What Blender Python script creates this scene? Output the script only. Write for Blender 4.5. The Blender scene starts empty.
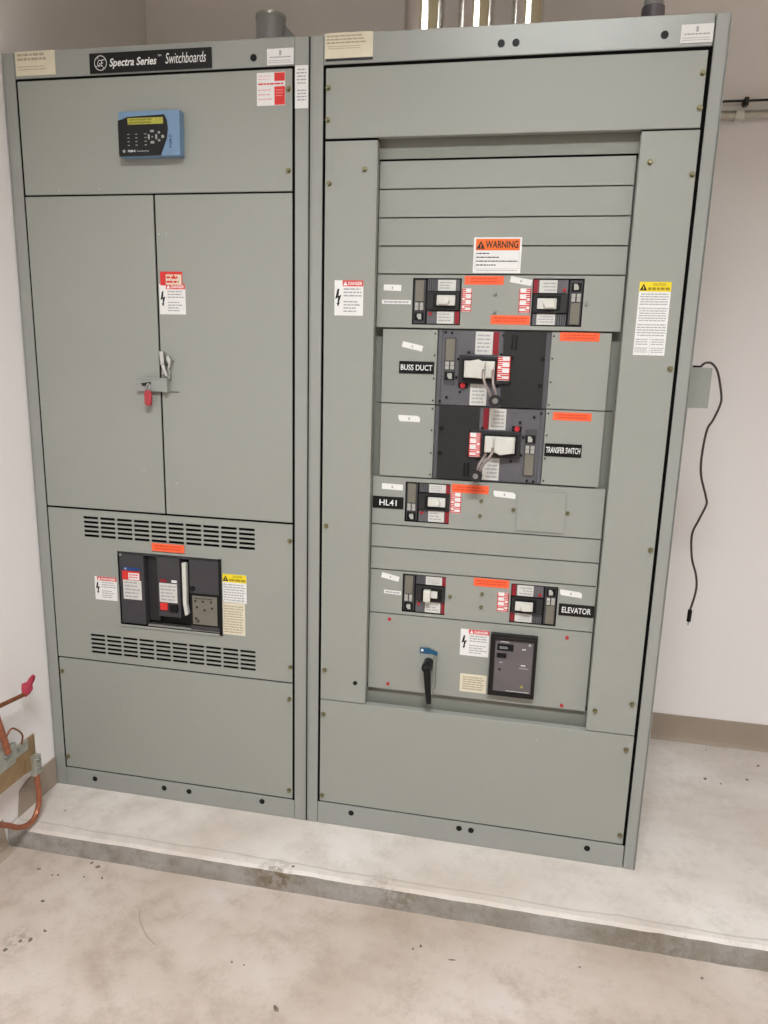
import bpy, bmesh, math, random
from mathutils import Vector, Matrix

random.seed(7)
C = bpy.context.scene.collection
WPOS = {}          # world position of every object that parents others

# ------------------------------------------------------------------ materials
def srgb(r, g, b):
    def f(c):
        c /= 255.0
        return c / 12.92 if c <= 0.04045 else ((c + 0.055) / 1.055) ** 2.4
    return (f(r), f(g), f(b), 1)

MATS = {}
def mat(name, rgb, rough=0.5, metal=0.0, noise=0.04, scale=8.0, bump=0.0, bscale=200.0, coat=0.0, spec=0.35, emit=0.0):
    if name in MATS:
        return MATS[name]
    m = bpy.data.materials.new(name)
    m.use_nodes = True
    nt = m.node_tree
    b = nt.nodes['Principled BSDF']
    col = srgb(*rgb)
    tc = nt.nodes.new('ShaderNodeTexCoord')
    nz = nt.nodes.new('ShaderNodeTexNoise')
    nz.inputs['Scale'].default_value = scale
    nz.inputs['Detail'].default_value = 5
    nt.links.new(tc.outputs['Object'], nz.inputs['Vector'])
    rp = nt.nodes.new('ShaderNodeValToRGB')
    rp.color_ramp.elements[0].position = 0.3
    rp.color_ramp.elements[1].position = 0.7
    rp.color_ramp.elements[0].color = tuple(c * (1 - noise) for c in col[:3]) + (1,)
    rp.color_ramp.elements[1].color = tuple(min(1, c * (1 + noise)) for c in col[:3]) + (1,)
    nt.links.new(nz.outputs['Fac'], rp.inputs['Fac'])
    nt.links.new(rp.outputs['Color'], b.inputs['Base Color'])
    b.inputs['Roughness'].default_value = rough
    b.inputs['Metallic'].default_value = metal
    b.inputs['Specular IOR Level'].default_value = spec
    b.inputs['Coat Weight'].default_value = coat
    b.inputs['Coat Roughness'].default_value = 0.1
    if bump:
        n2 = nt.nodes.new('ShaderNodeTexNoise')
        n2.inputs['Scale'].default_value = bscale
        nt.links.new(tc.outputs['Object'], n2.inputs['Vector'])
        bp = nt.nodes.new('ShaderNodeBump')
        bp.inputs['Strength'].default_value = bump
        bp.inputs['Distance'].default_value = 0.001
        nt.links.new(n2.outputs['Fac'], bp.inputs['Height'])
        nt.links.new(bp.outputs['Normal'], b.inputs['Normal'])
    if emit:
        b.inputs['Emission Color'].default_value = (1, .95, .88, 1)
        b.inputs['Emission Strength'].default_value = emit
    MATS[name] = m
    return m

GREY   = mat('grey_enamel', (148, 149, 142), .42, noise=.02, scale=3, bump=.06, bscale=350)
GREY2  = mat('grey_enamel_frame', (146, 147, 142), .3, noise=.02, scale=3, bump=.05, bscale=350, spec=.5)
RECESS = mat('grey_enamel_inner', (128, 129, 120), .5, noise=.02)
SHADEIN = mat('interior_shade', (14, 14, 12), .8)  # near-black backing sheet, paints the shade seen through gaps
GAPSHADE = mat('gap_shade_black', (7, 7, 6), .95, spec=.1)  # paints the shade inside the gaps between panels
FACEP  = mat('breaker_face', (60, 58, 61), .4, noise=.04)
TRIPBG = mat('trip_recess', (70, 68, 70), .5)
PAPER  = mat('white_label', (226, 224, 222), .45, noise=.02, scale=30)
PAPERB = mat('grey_label', (206, 204, 198), .5, noise=.05, scale=60)
CREAM  = mat('cream_label', (216, 207, 184), .5, noise=.04, scale=40)
YLAB   = mat('yellow_label', (228, 205, 40), .45)
ORANGE = mat('orange_label', (240, 98, 58), .5)
WARNO  = mat('warning_orange', (226, 104, 36), .45)
RED    = mat('red_label', (206, 48, 44), .45)
REDB   = mat('red_button', (166, 36, 44), .4)
PINKRED= mat('danger_red', (208, 74, 72), .5)
DKRED  = mat('dark_red', (135, 28, 38), .45)
INK    = mat('black_ink', (26, 26, 28), .5)
TEXTG  = mat('grey_print', (162, 160, 162), .6)
TEXTB  = mat('brown_print', (168, 156, 134), .6)
TEXTY  = mat('dark_yellow_print', (150, 128, 20), .6)
TEXTO  = mat('dark_orange_print', (214, 72, 38), .6)
TEXTP  = mat('pink_print', (222, 160, 160), .6)
BLACKP = mat('black_plastic', (11, 11, 12), .5, noise=.1, spec=.25)
BLKSH  = mat('black_gloss', (7, 7, 8), .3, spec=.35)
CHAR   = mat('charcoal_plastic', (40, 39, 39), .5, noise=.06, scale=20, spec=.3)
SLATE  = mat('slate_plastic', (92, 90, 94), .42, noise=.05, scale=20)
OLIVE  = mat('olive_label', (114, 109, 97), .5, noise=.05, scale=30)
BUTTON = mat('button_grey', (168, 166, 160), .4)
HANDLE = mat('white_handle', (206, 203, 194), .4, noise=.05, scale=40)
WHITET = mat('white_lettering', (232, 232, 230), .45)
BLUE   = mat('blue_plastic', (112, 140, 168), .4, noise=.03)
NAVY   = mat('navy_print', (30, 62, 120), .45)
TEAL   = mat('blue_tag', (30, 84, 116), .4)
LCD    = mat('lcd_yellow', (168, 164, 64), .3, noise=.25, scale=160, emit=0.0)
LCDD   = mat('lcd_print', (128, 124, 40), .4)
BRASS  = mat('brass_screw', (130, 124, 96), .42, metal=.7)
CHROME = mat('chrome', (205, 205, 202), .22, metal=1.0)
STEEL  = mat('galvanized', (170, 170, 166), .32, metal=.9, noise=.08, scale=30)
EMT    = mat('conduit_steel', (226, 225, 224), .12, metal=1.0, noise=.06, scale=6)
PVCG   = mat('grey_conduit', (150, 152, 153), .3, noise=.04)
BUSBAR = mat('aged_copper_bar', (158, 132, 98), .42, metal=.4, noise=.22, scale=18)
LUGM   = mat('tinned_lug', (188, 188, 180), .35, metal=.7, noise=.12, scale=60)
COPPER = mat('copper', (164, 102, 76), .38, metal=.5, noise=.2, scale=60)
COPPERD= mat('dark_copper', (140, 86, 56), .45, metal=.5, noise=.2, scale=50)
REDTAPE= mat('pink_red_tape', (164, 52, 70), .6, noise=.15, scale=60)
LOCKR  = mat('red_lock', (168, 60, 68), .45)
CORDM  = mat('dark_cord', (62, 50, 48), .5)
GFFACE = mat('meter_face', (98, 92, 94), .18, noise=.1, scale=12)
BASEB  = mat('taupe_vinyl', (158, 143, 128), .45, noise=.04, scale=6)
CHIP   = mat('dark_chip', (112, 100, 90), .8, noise=.3, scale=200)
CEILM  = mat('ceiling_paint', (198, 188, 154), .9)
FIXT   = mat('fixture_white', (222, 220, 214), .5)
DIFF   = mat('lamp_diffuser', (250, 248, 240), .6, emit=6.0)

def concrete(name, base, dark, edge_line=False, grime=0.5, sc=1.0, spots=()):
    m = bpy.data.materials.new(name); m.use_nodes = True
    nt = m.node_tree; N = nt.nodes; Lk = nt.links
    b = N['Principled BSDF']
    geo = N.new('ShaderNodeNewGeometry')
    def noise(s, d=6, r=.6):
        n = N.new('ShaderNodeTexNoise'); n.inputs['Scale'].default_value = s
        n.inputs['Detail'].default_value = d; n.inputs['Roughness'].default_value = r
        Lk.new(geo.outputs['Position'], n.inputs['Vector']); return n
    def ramp(src, stops):
        r = N.new('ShaderNodeValToRGB'); e = r.color_ramp.elements
        while len(e) < len(stops): e.new(.5)
        for k, (p, c) in enumerate(stops):
            e[k].position = p; e[k].color = (c, c, c, 1) if isinstance(c, (int, float)) else c
        Lk.new(src, r.inputs['Fac']); return r.outputs['Color']
    def mix(a, c, f, typ='MIX'):
        x = N.new('ShaderNodeMix'); x.data_type = 'RGBA'; x.blend_type = typ
        for k, v in ((6, a), (7, c)):
            if hasattr(v, 'links'): Lk.new(v, x.inputs[k])
            else: x.inputs[k].default_value = v
        if hasattr(f, 'links'): Lk.new(f, x.inputs[0])
        else: x.inputs[0].default_value = f
        return x.outputs[2]
    big = ramp(noise(2.2 * sc).outputs['Fac'], [(.36, 0), (.66, 1)])
    c = mix(srgb(*base), srgb(*dark), big)
    med = ramp(noise(9 * sc, 10, .8).outputs['Fac'], [(.48, 0), (.66, 1)])
    d2 = tuple(v * .80 for v in srgb(*dark)[:3]) + (1,)
    m1 = N.new('ShaderNodeMath'); m1.operation = 'MULTIPLY'; Lk.new(med, m1.inputs[0]); m1.inputs[1].default_value = grime
    c = mix(c, d2, m1.outputs[0])
    # scattered dark flecks and pits
    v = N.new('ShaderNodeTexVoronoi'); v.inputs['Scale'].default_value = 26
    Lk.new(geo.outputs['Position'], v.inputs['Vector'])
    fl = ramp(v.outputs['Distance'], [(.05, 1), (.10, 0)])
    gate = ramp(noise(3.1, 4).outputs['Fac'], [(.55, 0), (.63, 1)])
    m2 = N.new('ShaderNodeMath'); m2.operation = 'MULTIPLY'; Lk.new(fl, m2.inputs[0]); Lk.new(gate, m2.inputs[1])
    m3 = N.new('ShaderNodeMath'); m3.operation = 'MULTIPLY'; Lk.new(m2.outputs[0], m3.inputs[0]); m3.inputs[1].default_value = .35
    c = mix(c, srgb(120, 108, 98), m3.outputs[0])
    if edge_line:
        sx = N.new('ShaderNodeSeparateXYZ'); Lk.new(geo.outputs['Position'], sx.inputs[0])
        wob = N.new('ShaderNodeMath'); wob.operation = 'MULTIPLY_ADD'
        Lk.new(noise(5).outputs['Fac'], wob.inputs[0]); wob.inputs[1].default_value = .03
        Lk.new(sx.outputs['Y'], wob.inputs[2])
        ln = ramp(wob.outputs[0], [(0, 0), (1, 0)])
        mp = N.new('ShaderNodeMapRange'); mp.inputs[1].default_value = -.26; mp.inputs[2].default_value = -.12
        Lk.new(wob.outputs[0], mp.inputs[0])
        ln = ramp(mp.outputs[0], [(.49, 0), (.52, .5), (.56, 0)])
        c = mix(c, srgb(150, 135, 120), ln)
    if spots:
        gn = ramp(noise(38, 8, .75).outputs['Fac'], [(.44, 0), (.56, 1)])
        for (sx_, sy_, sz_), rad, amt in spots:
            vm = N.new('ShaderNodeVectorMath'); vm.operation = 'DISTANCE'
            Lk.new(geo.outputs['Position'], vm.inputs[0]); vm.inputs[1].default_value = (sx_, sy_, sz_)
            mr = N.new('ShaderNodeMapRange'); mr.inputs[1].default_value = rad; mr.inputs[2].default_value = rad * .25
            Lk.new(vm.outputs['Value'], mr.inputs[0])
            mm = N.new('ShaderNodeMath'); mm.operation = 'MULTIPLY'; Lk.new(mr.outputs[0], mm.inputs[0]); Lk.new(gn, mm.inputs[1])
            m4 = N.new('ShaderNodeMath'); m4.operation = 'MULTIPLY'; Lk.new(mm.outputs[0], m4.inputs[0]); m4.inputs[1].default_value = amt
            c = mix(c, srgb(104, 88, 64), m4.outputs[0])
    Lk.new(c, b.inputs['Base Color'])
    b.inputs['Roughness'].default_value = .62
    b.inputs['Specular IOR Level'].default_value = .35
    bp = N.new('ShaderNodeBump'); bp.inputs['Strength'].default_value = .25; bp.inputs['Distance'].default_value = .002
    Lk.new(noise(45, 6, .7).outputs['Fac'], bp.inputs['Height']); Lk.new(bp.outputs['Normal'], b.inputs['Normal'])
    return m

FZ_ = -0.065
FLOORM = concrete('concrete_floor', (196, 183, 175), (170, 154, 140), grime=.6, spots=[((.28, -.57, FZ_), .06, .45), ((1.85, -.55, FZ_), .12, .25)])
PADM   = concrete('concrete_pad_top', (216, 208, 202), (196, 184, 174), edge_line=True, grime=.6, spots=[((.88, -.245, 0), .06, .8), ((1.2, -.22, 0), .06, .35)])
PADF   = concrete('concrete_pad_face', (162, 157, 153), (134, 126, 115), grime=.9, sc=3, spots=[((.88, -.24, -.005), .11, 1.0), ((1.25, -.24, -.01), .12, .5), ((1.95, -.23, -.02), .2, .4)])
WALLM  = mat('painted_wall', (238, 232, 230), .7, noise=.012, scale=1.5, bump=.1, bscale=120)

# ------------------------------------------------------------------ mesh builder
class MB:
    def __init__(s):
        s.v = []; s.f = []; s.m = []; s.mats = []; s.smooth = []
    def mi(s, m):
        if m not in s.mats: s.mats.append(m)
        return s.mats.index(m)
    def add(s, vs, fs, m, smooth=False):
        o = len(s.v); s.v += [tuple(v) for v in vs]
        k = s.mi(m)
        for f in fs:
            s.f.append([i + o for i in f]); s.m.append(k); s.smooth.append(smooth)
        return s
    def box(s, x0, x1, y0, y1, z0, z1, m, ry=0.0):
        vs = [(x, y, z) for x in (x0, x1) for y in (y0, y1) for z in (z0, z1)]
        if ry:
            cx, cz = (x0 + x1) / 2, (z0 + z1) / 2; c, n = math.cos(ry), math.sin(ry)
            vs = [(cx + (x - cx) * c - (z - cz) * n, y, cz + (x - cx) * n + (z - cz) * c) for x, y, z in vs]
        fs = [(0, 1, 3, 2), (4, 6, 7, 5), (0, 4, 5, 1), (2, 3, 7, 6), (0, 2, 6, 4), (1, 5, 7, 3)]
        return s.add(vs, fs, m)
    def prism(s, pts, y0, y1, m):       # polygon in x,z extruded along y
        n = len(pts)
        vs = [(x, y0, z) for x, z in pts] + [(x, y1, z) for x, z in pts]
        fs = [tuple(range(n)), tuple(range(2 * n - 1, n - 1, -1))]
        fs += [(i, i + n, (i + 1) % n + n, (i + 1) % n) for i in range(n)]
        return s.add(vs, fs, m)
    def cyl(s, p0, p1, r, m, r1=None, n=20, cap=True):
        p0, p1 = Vector(p0), Vector(p1); r1 = r if r1 is None else r1
        d = (p1 - p0).normalized()
        a = d.orthogonal().normalized(); b = d.cross(a)
        vs = []
        for p, rr in ((p0, r), (p1, r1)):
            for i in range(n):
                t = 2 * math.pi * i / n
                vs.append(p + a * math.cos(t) * rr + b * math.sin(t) * rr)
        s.add(vs, [(i, (i + 1) % n, (i + 1) % n + n, i + n) for i in range(n)], m, True)
        if cap:
            s.add(vs[:n], [tuple(range(n - 1, -1, -1))], m); s.add(vs[n:], [tuple(range(n))], m)
        return s
    def tube(s, pts, r, m, n=10, closed=False, radii=None):
        pts = [Vector(p) for p in pts]; N = len(pts); vs = []
        up = None
        for i, p in enumerate(pts):
            if closed: d = (pts[(i + 1) % N] - pts[i - 1]).normalized()
            else: d = (pts[min(i + 1, N - 1)] - pts[max(i - 1, 0)]).normalized()
            if up is None: up = d.orthogonal().normalized()
            up = (up - d * up.dot(d)).normalized(); b = d.cross(up)
            rr = radii[i] if radii else r
            for k in range(n):
                t = 2 * math.pi * k / n
                vs.append(p + up * math.cos(t) * rr + b * math.sin(t) * rr)
        fs = []
        for i in range(N if closed else N - 1):
            j = (i + 1) % N
            fs += [(i * n + k, i * n + (k + 1) % n, j * n + (k + 1) % n, j * n + k) for k in range(n)]
        s.add(vs, fs, m, True)
        if not closed:
            s.add(vs[:n], [tuple(range(n - 1, -1, -1))], m); s.add(vs[-n:], [tuple(range(n))], m)
        return s
    def plate(s, x0, x1, z0, z1, y0, y1, holes, m, inner=None):
        """flat plate (front y0, back y1) with rectangular openings"""
        xs = sorted({x0, x1, *[h[0] for h in holes], *[h[1] for h in holes]})
        zs = sorted({z0, z1, *[h[2] for h in holes], *[h[3] for h in holes]})
        def hole(cx, cz): return any(h[0] < cx < h[1] and h[2] < cz < h[3] for h in holes)
        idx = {}; vs = []
        for j, y in enumerate((y0, y1)):
            for a, x in enumerate(xs):
                for b, z in enumerate(zs):
                    idx[a, b, j] = len(vs); vs.append((x, y, z))
        fs = []; solid = {}
        for a in range(len(xs) - 1):
            for b in range(len(zs) - 1):
                solid[a, b] = not hole((xs[a] + xs[a + 1]) / 2, (zs[b] + zs[b + 1]) / 2)
        for (a, b), so in solid.items():
            if not so: continue
            fs.append((idx[a, b, 0], idx[a + 1, b, 0], idx[a + 1, b + 1, 0], idx[a, b + 1, 0]))
            fs.append((idx[a, b, 1], idx[a, b + 1, 1], idx[a + 1, b + 1, 1], idx[a + 1, b, 1]))
            if not solid.get((a - 1, b)): fs.append((idx[a, b, 0], idx[a, b + 1, 0], idx[a, b + 1, 1], idx[a, b, 1]))
            if not solid.get((a + 1, b)): fs.append((idx[a + 1, b, 0], idx[a + 1, b, 1], idx[a + 1, b + 1, 1], idx[a + 1, b + 1, 0]))
            if not solid.get((a, b - 1)): fs.append((idx[a, b, 0], idx[a, b, 1], idx[a + 1, b, 1], idx[a + 1, b, 0]))
            if not solid.get((a, b + 1)): fs.append((idx[a, b + 1, 0], idx[a + 1, b + 1, 0], idx[a + 1, b + 1, 1], idx[a, b + 1, 1]))
        return s.add(vs, fs, m)
    def text(s, body, x0, x1, z0, z1, y, m, bold=0.0, shear=0.0, thick=.0004, vertical=False):
        cu = bpy.data.curves.new('t', 'FONT'); cu.body = body; cu.size = 1.0
        cu.offset = bold; cu.resolution_u = 3; cu.shear = shear
        ob = bpy.data.objects.new('t', cu); C.objects.link(ob)
        me = bpy.data.meshes.new_from_object(ob)
        vs = [v.co.copy() for v in me.vertices]; fs = [tuple(p.vertices) for p in me.polygons]
        bpy.data.objects.remove(ob); bpy.data.curves.remove(cu); bpy.data.meshes.remove(me)
        a0 = min(v.x for v in vs); a1 = max(v.x for v in vs); b0 = min(v.y for v in vs); b1 = max(v.y for v in vs)
        out = []
        for v in vs:
            a = (v.x - a0) / (a1 - a0); b = (v.y - b0) / (b1 - b0)
            if vertical: a, b = 1 - b, a
            out.append((x0 + a * (x1 - x0), y, z0 + b * (z1 - z0)))
        return s.add(out, fs, m)
    def lines(s, x0, x1, z0, z1, n, y, m, fill=.45, ragged=.25, centre=False):
        """rows of illegible fine print, broken into word-long dashes"""
        st = (z1 - z0) / n
        for i in range(n):
            zc = z1 - (i + .5) * st; h = st * fill / 2
            w = (x1 - x0) * (1 - random.random() * ragged)
            a = x0 + ((x1 - x0 - w) / 2 if centre else 0); e = a + w
            x = a
            while x < e:
                l = random.uniform(1.4, 4.0) * st * .5
                xe = min(x + l, e)
                s.add([(x, y, zc - h), (xe, y, zc - h), (xe, y, zc + h), (x, y, zc + h)], [(0, 1, 2, 3)], m)
                x = xe + st * .22
        return s
    def build(s, name, parent=None, origin=None, bevel=0.0, rot=None, subdiv=0):
        if origin is None:
            xs = [v[0] for v in s.v]; ys = [v[1] for v in s.v]; zs = [v[2] for v in s.v]
            origin = ((min(xs) + max(xs)) / 2, (min(ys) + max(ys)) / 2, min(zs))
        o0 = Vector(origin)
        me = bpy.data.meshes.new(name)
        me.from_pydata([tuple(Vector(v) - o0) for v in s.v], [], s.f)
        for m in s.mats: me.materials.append(m)
        me.polygons.foreach_set('material_index', s.m)
        me.polygons.foreach_set('use_smooth', s.smooth)
        me.update()
        o = bpy.data.objects.new(name, me); C.objects.link(o)
        if parent is not None:
            o.parent = parent; o.location = o0 - WPOS[parent.name]
        else:
            o.location = o0
        WPOS[o.name] = o0
        if rot: o.rotation_euler = rot
        if bevel:
            b = o.modifiers.new('bevel', 'BEVEL'); b.width = bevel; b.segments = 2
            b.limit_method = 'ANGLE'; b.angle_limit = math.radians(50)
        if subdiv:
            q = o.modifiers.new('sub', 'SUBSURF'); q.levels = subdiv; q.render_levels = subdiv
        return o

def smooth_path(pts, k=6):
    P = [Vector(p) for p in pts]; out = []
    for i in range(len(P) - 1):
        a, b, c, d = P[max(i - 1, 0)], P[i], P[i + 1], P[min(i + 2, len(P) - 1)]
        for j in range(k):
            t = j / k
            out.append(.5 * ((2 * b) + (-a + c) * t + (2 * a - 5 * b + 4 * c - d) * t * t + (-a + 3 * b - 3 * c + d) * t ** 3))
    out.append(P[-1]); return out

def thing(name, loc, label, cat, group=None):
    o = bpy.data.objects.new(name, None); C.objects.link(o); o.location = loc
    o.empty_display_size = .05
    WPOS[o.name] = Vector(loc)
    return tag(o, label, cat, group)
def tag(o, label, cat, group=None):
    o['label'] = label; o['category'] = cat
    if group: o['group'] = group
    return o
def struct(o):
    o['kind'] = 'structure'; return o
def sub(parent, name, mb, label=None, **k):
    o = mb.build(name, parent, **k)
    if label: o['label'] = label
    return o

# ------------------------------------------------------------------ room
H = 2.286; PADZ = 0.0; FZ = -0.065; BACK = 0.84; CEIL = 3.75; FRONT = -6.0; RIGHT = 6.0
PADY = -0.238
struct(MB().box(-.2, RIGHT + .2, FRONT - .2, BACK + .2, FZ - .12, FZ, FLOORM).build('floor'))
# pad, edge slightly chipped
pad = MB()
n = 150; xs = [0.0 + RIGHT * i / n for i in range(n + 1)]
top = []; 
for i, x in enumerate(xs):
    yy = -.246 + .012 * x / 2.2 + random.uniform(-.0014, .0014)
    zz = -random.random() * .0016
    top.append((x, yy, zz))
vs = []; fs = []
for (x, yy, zz) in top:
    vs += [(x, BACK, 0), (x, yy + .012, 0), (x, yy, -.004 + zz), (x, yy - .002, -.03), (x, yy - .003, FZ + .0)]
for i in range(n):
    a, b = i * 5, (i + 1) * 5
    fs.append((a, a + 1, b + 1, b))
pad.add(vs, fs, PADM)
pad.add(vs, [(i * 5 + 1, i * 5 + 2, i * 5 + 7, i * 5 + 6) for i in range(n)], PADM)
pad.add(vs, [(i * 5 + k, i * 5 + k + 1, i * 5 + 6 + k, i * 5 + 5 + k) for i in range(n) for k in (2, 3)], PADF)
struct(pad.build('concrete_pad', origin=(0, 0, FZ)))
struct(MB().box(-.15, 0 - .004, FRONT, BACK, FZ, CEIL, WALLM).build('wall_left'))
struct(MB().box(-.15, RIGHT + .15, BACK, BACK + .15, FZ, CEIL, WALLM).build('wall_back'))
struct(MB().box(RIGHT, RIGHT + .15, FRONT, BACK, FZ, CEIL, WALLM).build('wall_right'))
struct(MB().box(-.15, RIGHT + .15, FRONT - .15, FRONT, FZ, CEIL, WALLM).build('wall_front'))
struct(MB().box(-.15, RIGHT + .15, FRONT - .15, BACK + .15, CEIL, CEIL + .12, CEILM).build('ceiling'))
def cove(name, along, a0, a1, z0, h, wall, inward, toe=.0135):
    prof = [(0, 0), (toe, 0), (toe * .8, .005), (toe * .5, .014), (max(.0045, toe * .25), .034), (.004, h - .002), (.002, h), (0, h)]
    m = MB(); vs = []
    for a in (a0, a1):
        for d, z in prof:
            vs.append((a, wall + inward * d, z0 + z) if along == 'x' else (wall + inward * d, a, z0 + z))
    k = len(prof)
    m.add(vs, [(i, (i + 1) % k, (i + 1) % k + k, i + k) for i in range(k)] + [tuple(range(k)), tuple(range(2 * k - 1, k - 1, -1))], BASEB)
    return struct(m.build(name))
cove('baseboard_back', 'x', 0, RIGHT, .0, .11, BACK, -1)
cove('baseboard_left', 'y', FRONT, -.262, FZ, .1, -.004, 1, toe=.038)
# raised run of baseboard over the pad with a cut corner
m = MB()
pts = [(-.002, .1), (-.135, .1), (-.18, .083), (-.196, .0), (-.002, .0)]
vs = [(-.004, y, z) for y, z in pts] + [(.002, y, z) for y, z in pts]
m.add(vs, [(0, 1, 2, 3, 4), (9, 8, 7, 6, 5)] + [(i, (i + 1) % 5, (i + 1) % 5 + 5, i + 5) for i in range(5)], BASEB)
struct(m.build('baseboard_step'))

# ------------------------------------------------------------------ helpers for the switchboards
def screw(parent, x, z, y, m=BRASS, r=.0055, name='screw', d=.008):
    mb = MB().cyl((x, y, z), (x, y - .0015, z), r * 1.35, m, n=16)
    mb.cyl((x, y - .0015, z), (x, y - d, z), r, m, r1=r * .85, n=6)
    return sub(parent, name, mb, origin=(x, y, z))
def dot(parent, name, x, z, y, r, m, d=.0012, label=None):
    return sub(parent, name, MB().cyl((x, y, z), (x, y - d, z), r, m, n=16), label, origin=(x, y, z))
def bolt_shape(mb, x, z, h, y):
    w = h * .38
    P = [(.55, 1), (.25, .98), (.0, .45), (.38, .48), (.3, .15), (.12, .17), (.45, 0), (.72, .2), (.55, .18), (.9, .62), (.5, .58), (.8, 1)]
    P = [(x + (a - .5) * w, z + b * h) for a, b in [(.62, 1), (.32, .96), (.0, .42), (.44, .5), (.36, .2), (.2, .22), (.45, 0), (.75, .24), (.58, .22), (.95, .66), (.52, .58)]]
    mb.add([(a, y, b) for a, b in P], [tuple(range(len(P)))], INK)
def tri_mark(mb, x, z, h, y, m=INK, m2=None):
    mb.add([(x - h * .55, y, z), (x + h * .55, y, z), (x, y, z + h)], [(0, 1, 2)], m)
    if m2: mb.add([(x - h * .06, y - .0002, z + h * .12), (x + h * .06, y - .0002, z + h * .12), (x + h * .06, y - .0002, z + h * .6), (x - h * .06, y - .0002, z + h * .6)], [(0, 1, 2, 3)], m2)
T = .0008; E = .0003
def danger(parent, x0, x1, z0, z1, y, band_from=.28, name='danger_sticker', label=None):
    w = x1 - x0; h = z1 - z0; f = y - T - E
    mb = MB().box(x0, x1, y - T, y, z0, z1, PAPER)
    mb.add([(x0 + w * band_from, f, z1 - h * .17), (x1, f, z1 - h * .17), (x1, f, z1), (x0 + w * band_from, f, z1)], [(0, 1, 2, 3)], PINKRED)
    tri_mark(mb, x0 + w * (band_from + .1), z1 - h * .145, h * .12, f - E, WHITET)
    mb.text('DANGER', x0 + w * (band_from + .2), x0 + w * .96, z1 - h * .135, z1 - h * .04, f - E, WHITET, bold=.02)
    bolt_shape(mb, x0 + w * .14, z0 + h * .25, h * .52, f)
    mb.lines(x0 + w * .32, x0 + w * .95, z0 + h * .52, z1 - h * .2, 3, f, TEXTG, ragged=.15)
    mb.lines(x0 + w * .32, x0 + w * .95, z0 + h * .08, z0 + h * .44, 4, f, TEXTG, ragged=.4)
    return sub(parent, name, mb, label)
def yellow_caution(parent, x0, x1, z0, z1, y, band, n1, name, label):
    w = x1 - x0; f = y - T - E
    mb = MB().box(x0, x1, y - T, y, z0, z1, PAPER)
    mb.add([(x0, f, z1 - band), (x1, f, z1 - band), (x1, f, z1), (x0, f, z1)], [(0, 1, 2, 3)], YLAB)
    tri_mark(mb, x0 + w * .13, z1 - band * .88, band * .68, f - E, INK, YLAB)
    mb.text('CAUTION', x0 + w * .42, x0 + w * .82, z1 - band * .42, z1 - band * .12, f - E, TEXTY, bold=.02)
    mb.lines(x0 + w * .28, x1 - w * .05, z1 - band * .9, z1 - band * .52, 1, f - E, TEXTY, ragged=0, fill=.7)
    return mb, f
def orange(parent, x0, x1, z0, z1, y, label=None):
    f = y - T - E
    mb = MB().box(x0, x1, y - T, y, z0, z1, ORANGE)
    mb.lines(x0 + .006, x1 - .006, z0 + (z1 - z0) * .2, z1 - (z1 - z0) * .15, 2, f, TEXTO, fill=.5, ragged=.25, centre=True)
    return sub(parent, 'orange_sticker', mb, label)
def onoff(parent, x0, x1, z0, z1, y, flip=False):
    """red striped strip that marks the handle positions"""
    w = x1 - x0; h = z1 - z0; f = y - T - E
    mb = MB().box(x0, x1, y - T, y, z0, z1, PAPER)
    k = 12
    for i in range(k):
        zz = z0 + h * (i + .2) / k
        a, b = (.0, .42) if (i % 3) else (.0, .95)
        if i in (2, 6): a, b = .3, .95
        if flip: a, b = 1 - b, 1 - a
        mb.add([(x0 + w * a, f, zz), (x0 + w * b, f, zz), (x0 + w * b, f, zz + h * .62 / k), (x0 + w * a, f, zz + h * .62 / k)], [(0, 1, 2, 3)], RED)
    for a, b in ((0, .07), (.93, 1)):
        mb.add([(x0 + w * a, f, z0), (x0 + w * b, f, z0), (x0 + w * b, f, z1), (x0 + w * a, f, z1)], [(0, 1, 2, 3)], RED)
    return sub(parent, 'position_sticker', mb)
def white_tag(parent, cx, cz, w, h, y, rot=0.0, text=None, lines=False, clip=False):
    f = -T - E; mb = MB()
    if clip: mb.prism([(-w / 2 + h * .25, -h / 2), (w / 2, -h / 2), (w / 2, h * .2), (w / 2 - h * .4, h / 2), (-w / 2, h / 2), (-w / 2, 0)], -T, 0, PAPER)
    else: mb.box(-w / 2, w / 2, -T, 0, -h / 2, h / 2, PAPER)
    if text: mb.prism([(-h * .1, -h * .25), (h * .14, -h * .2), (h * .1, h * .25), (-h * .16, h * .1)], f, f + .0002, TEXTG)
    if lines: mb.lines(-w * .42, w * .42, -h * .3, h * .3, 1, f, TEXTG, fill=.7, ragged=0)
    o = sub(parent, 'paper_tag', mb, origin=(0, 0, 0))
    o.location = Vector((cx, y, cz)) - WPOS[parent.name]; o.rotation_euler = (0, -rot, 0)
    return o
def black_plate(parent, x0, x1, z0, z1, y, body, mx=.1, my=.24, rot=0):
    w = x1 - x0; h = z1 - z0
    mb = MB().box(-w / 2, w / 2, -.0022, 0, -h / 2, h / 2, BLKSH)
    mb.text(body, -w / 2 + w * mx, w / 2 - w * mx, -h / 2 + h * my, h / 2 - h * my, -.0027, WHITET, bold=.012)
    o = sub(parent, 'name_strip', mb, 'black strip lettered ' + body.lower(), origin=(0, 0, 0))
    o.location = Vector(((x0 + x1) / 2, y, (z0 + z1) / 2)) - WPOS[parent.name]; o.rotation_euler = (0, -rot, 0)
    return o

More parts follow.
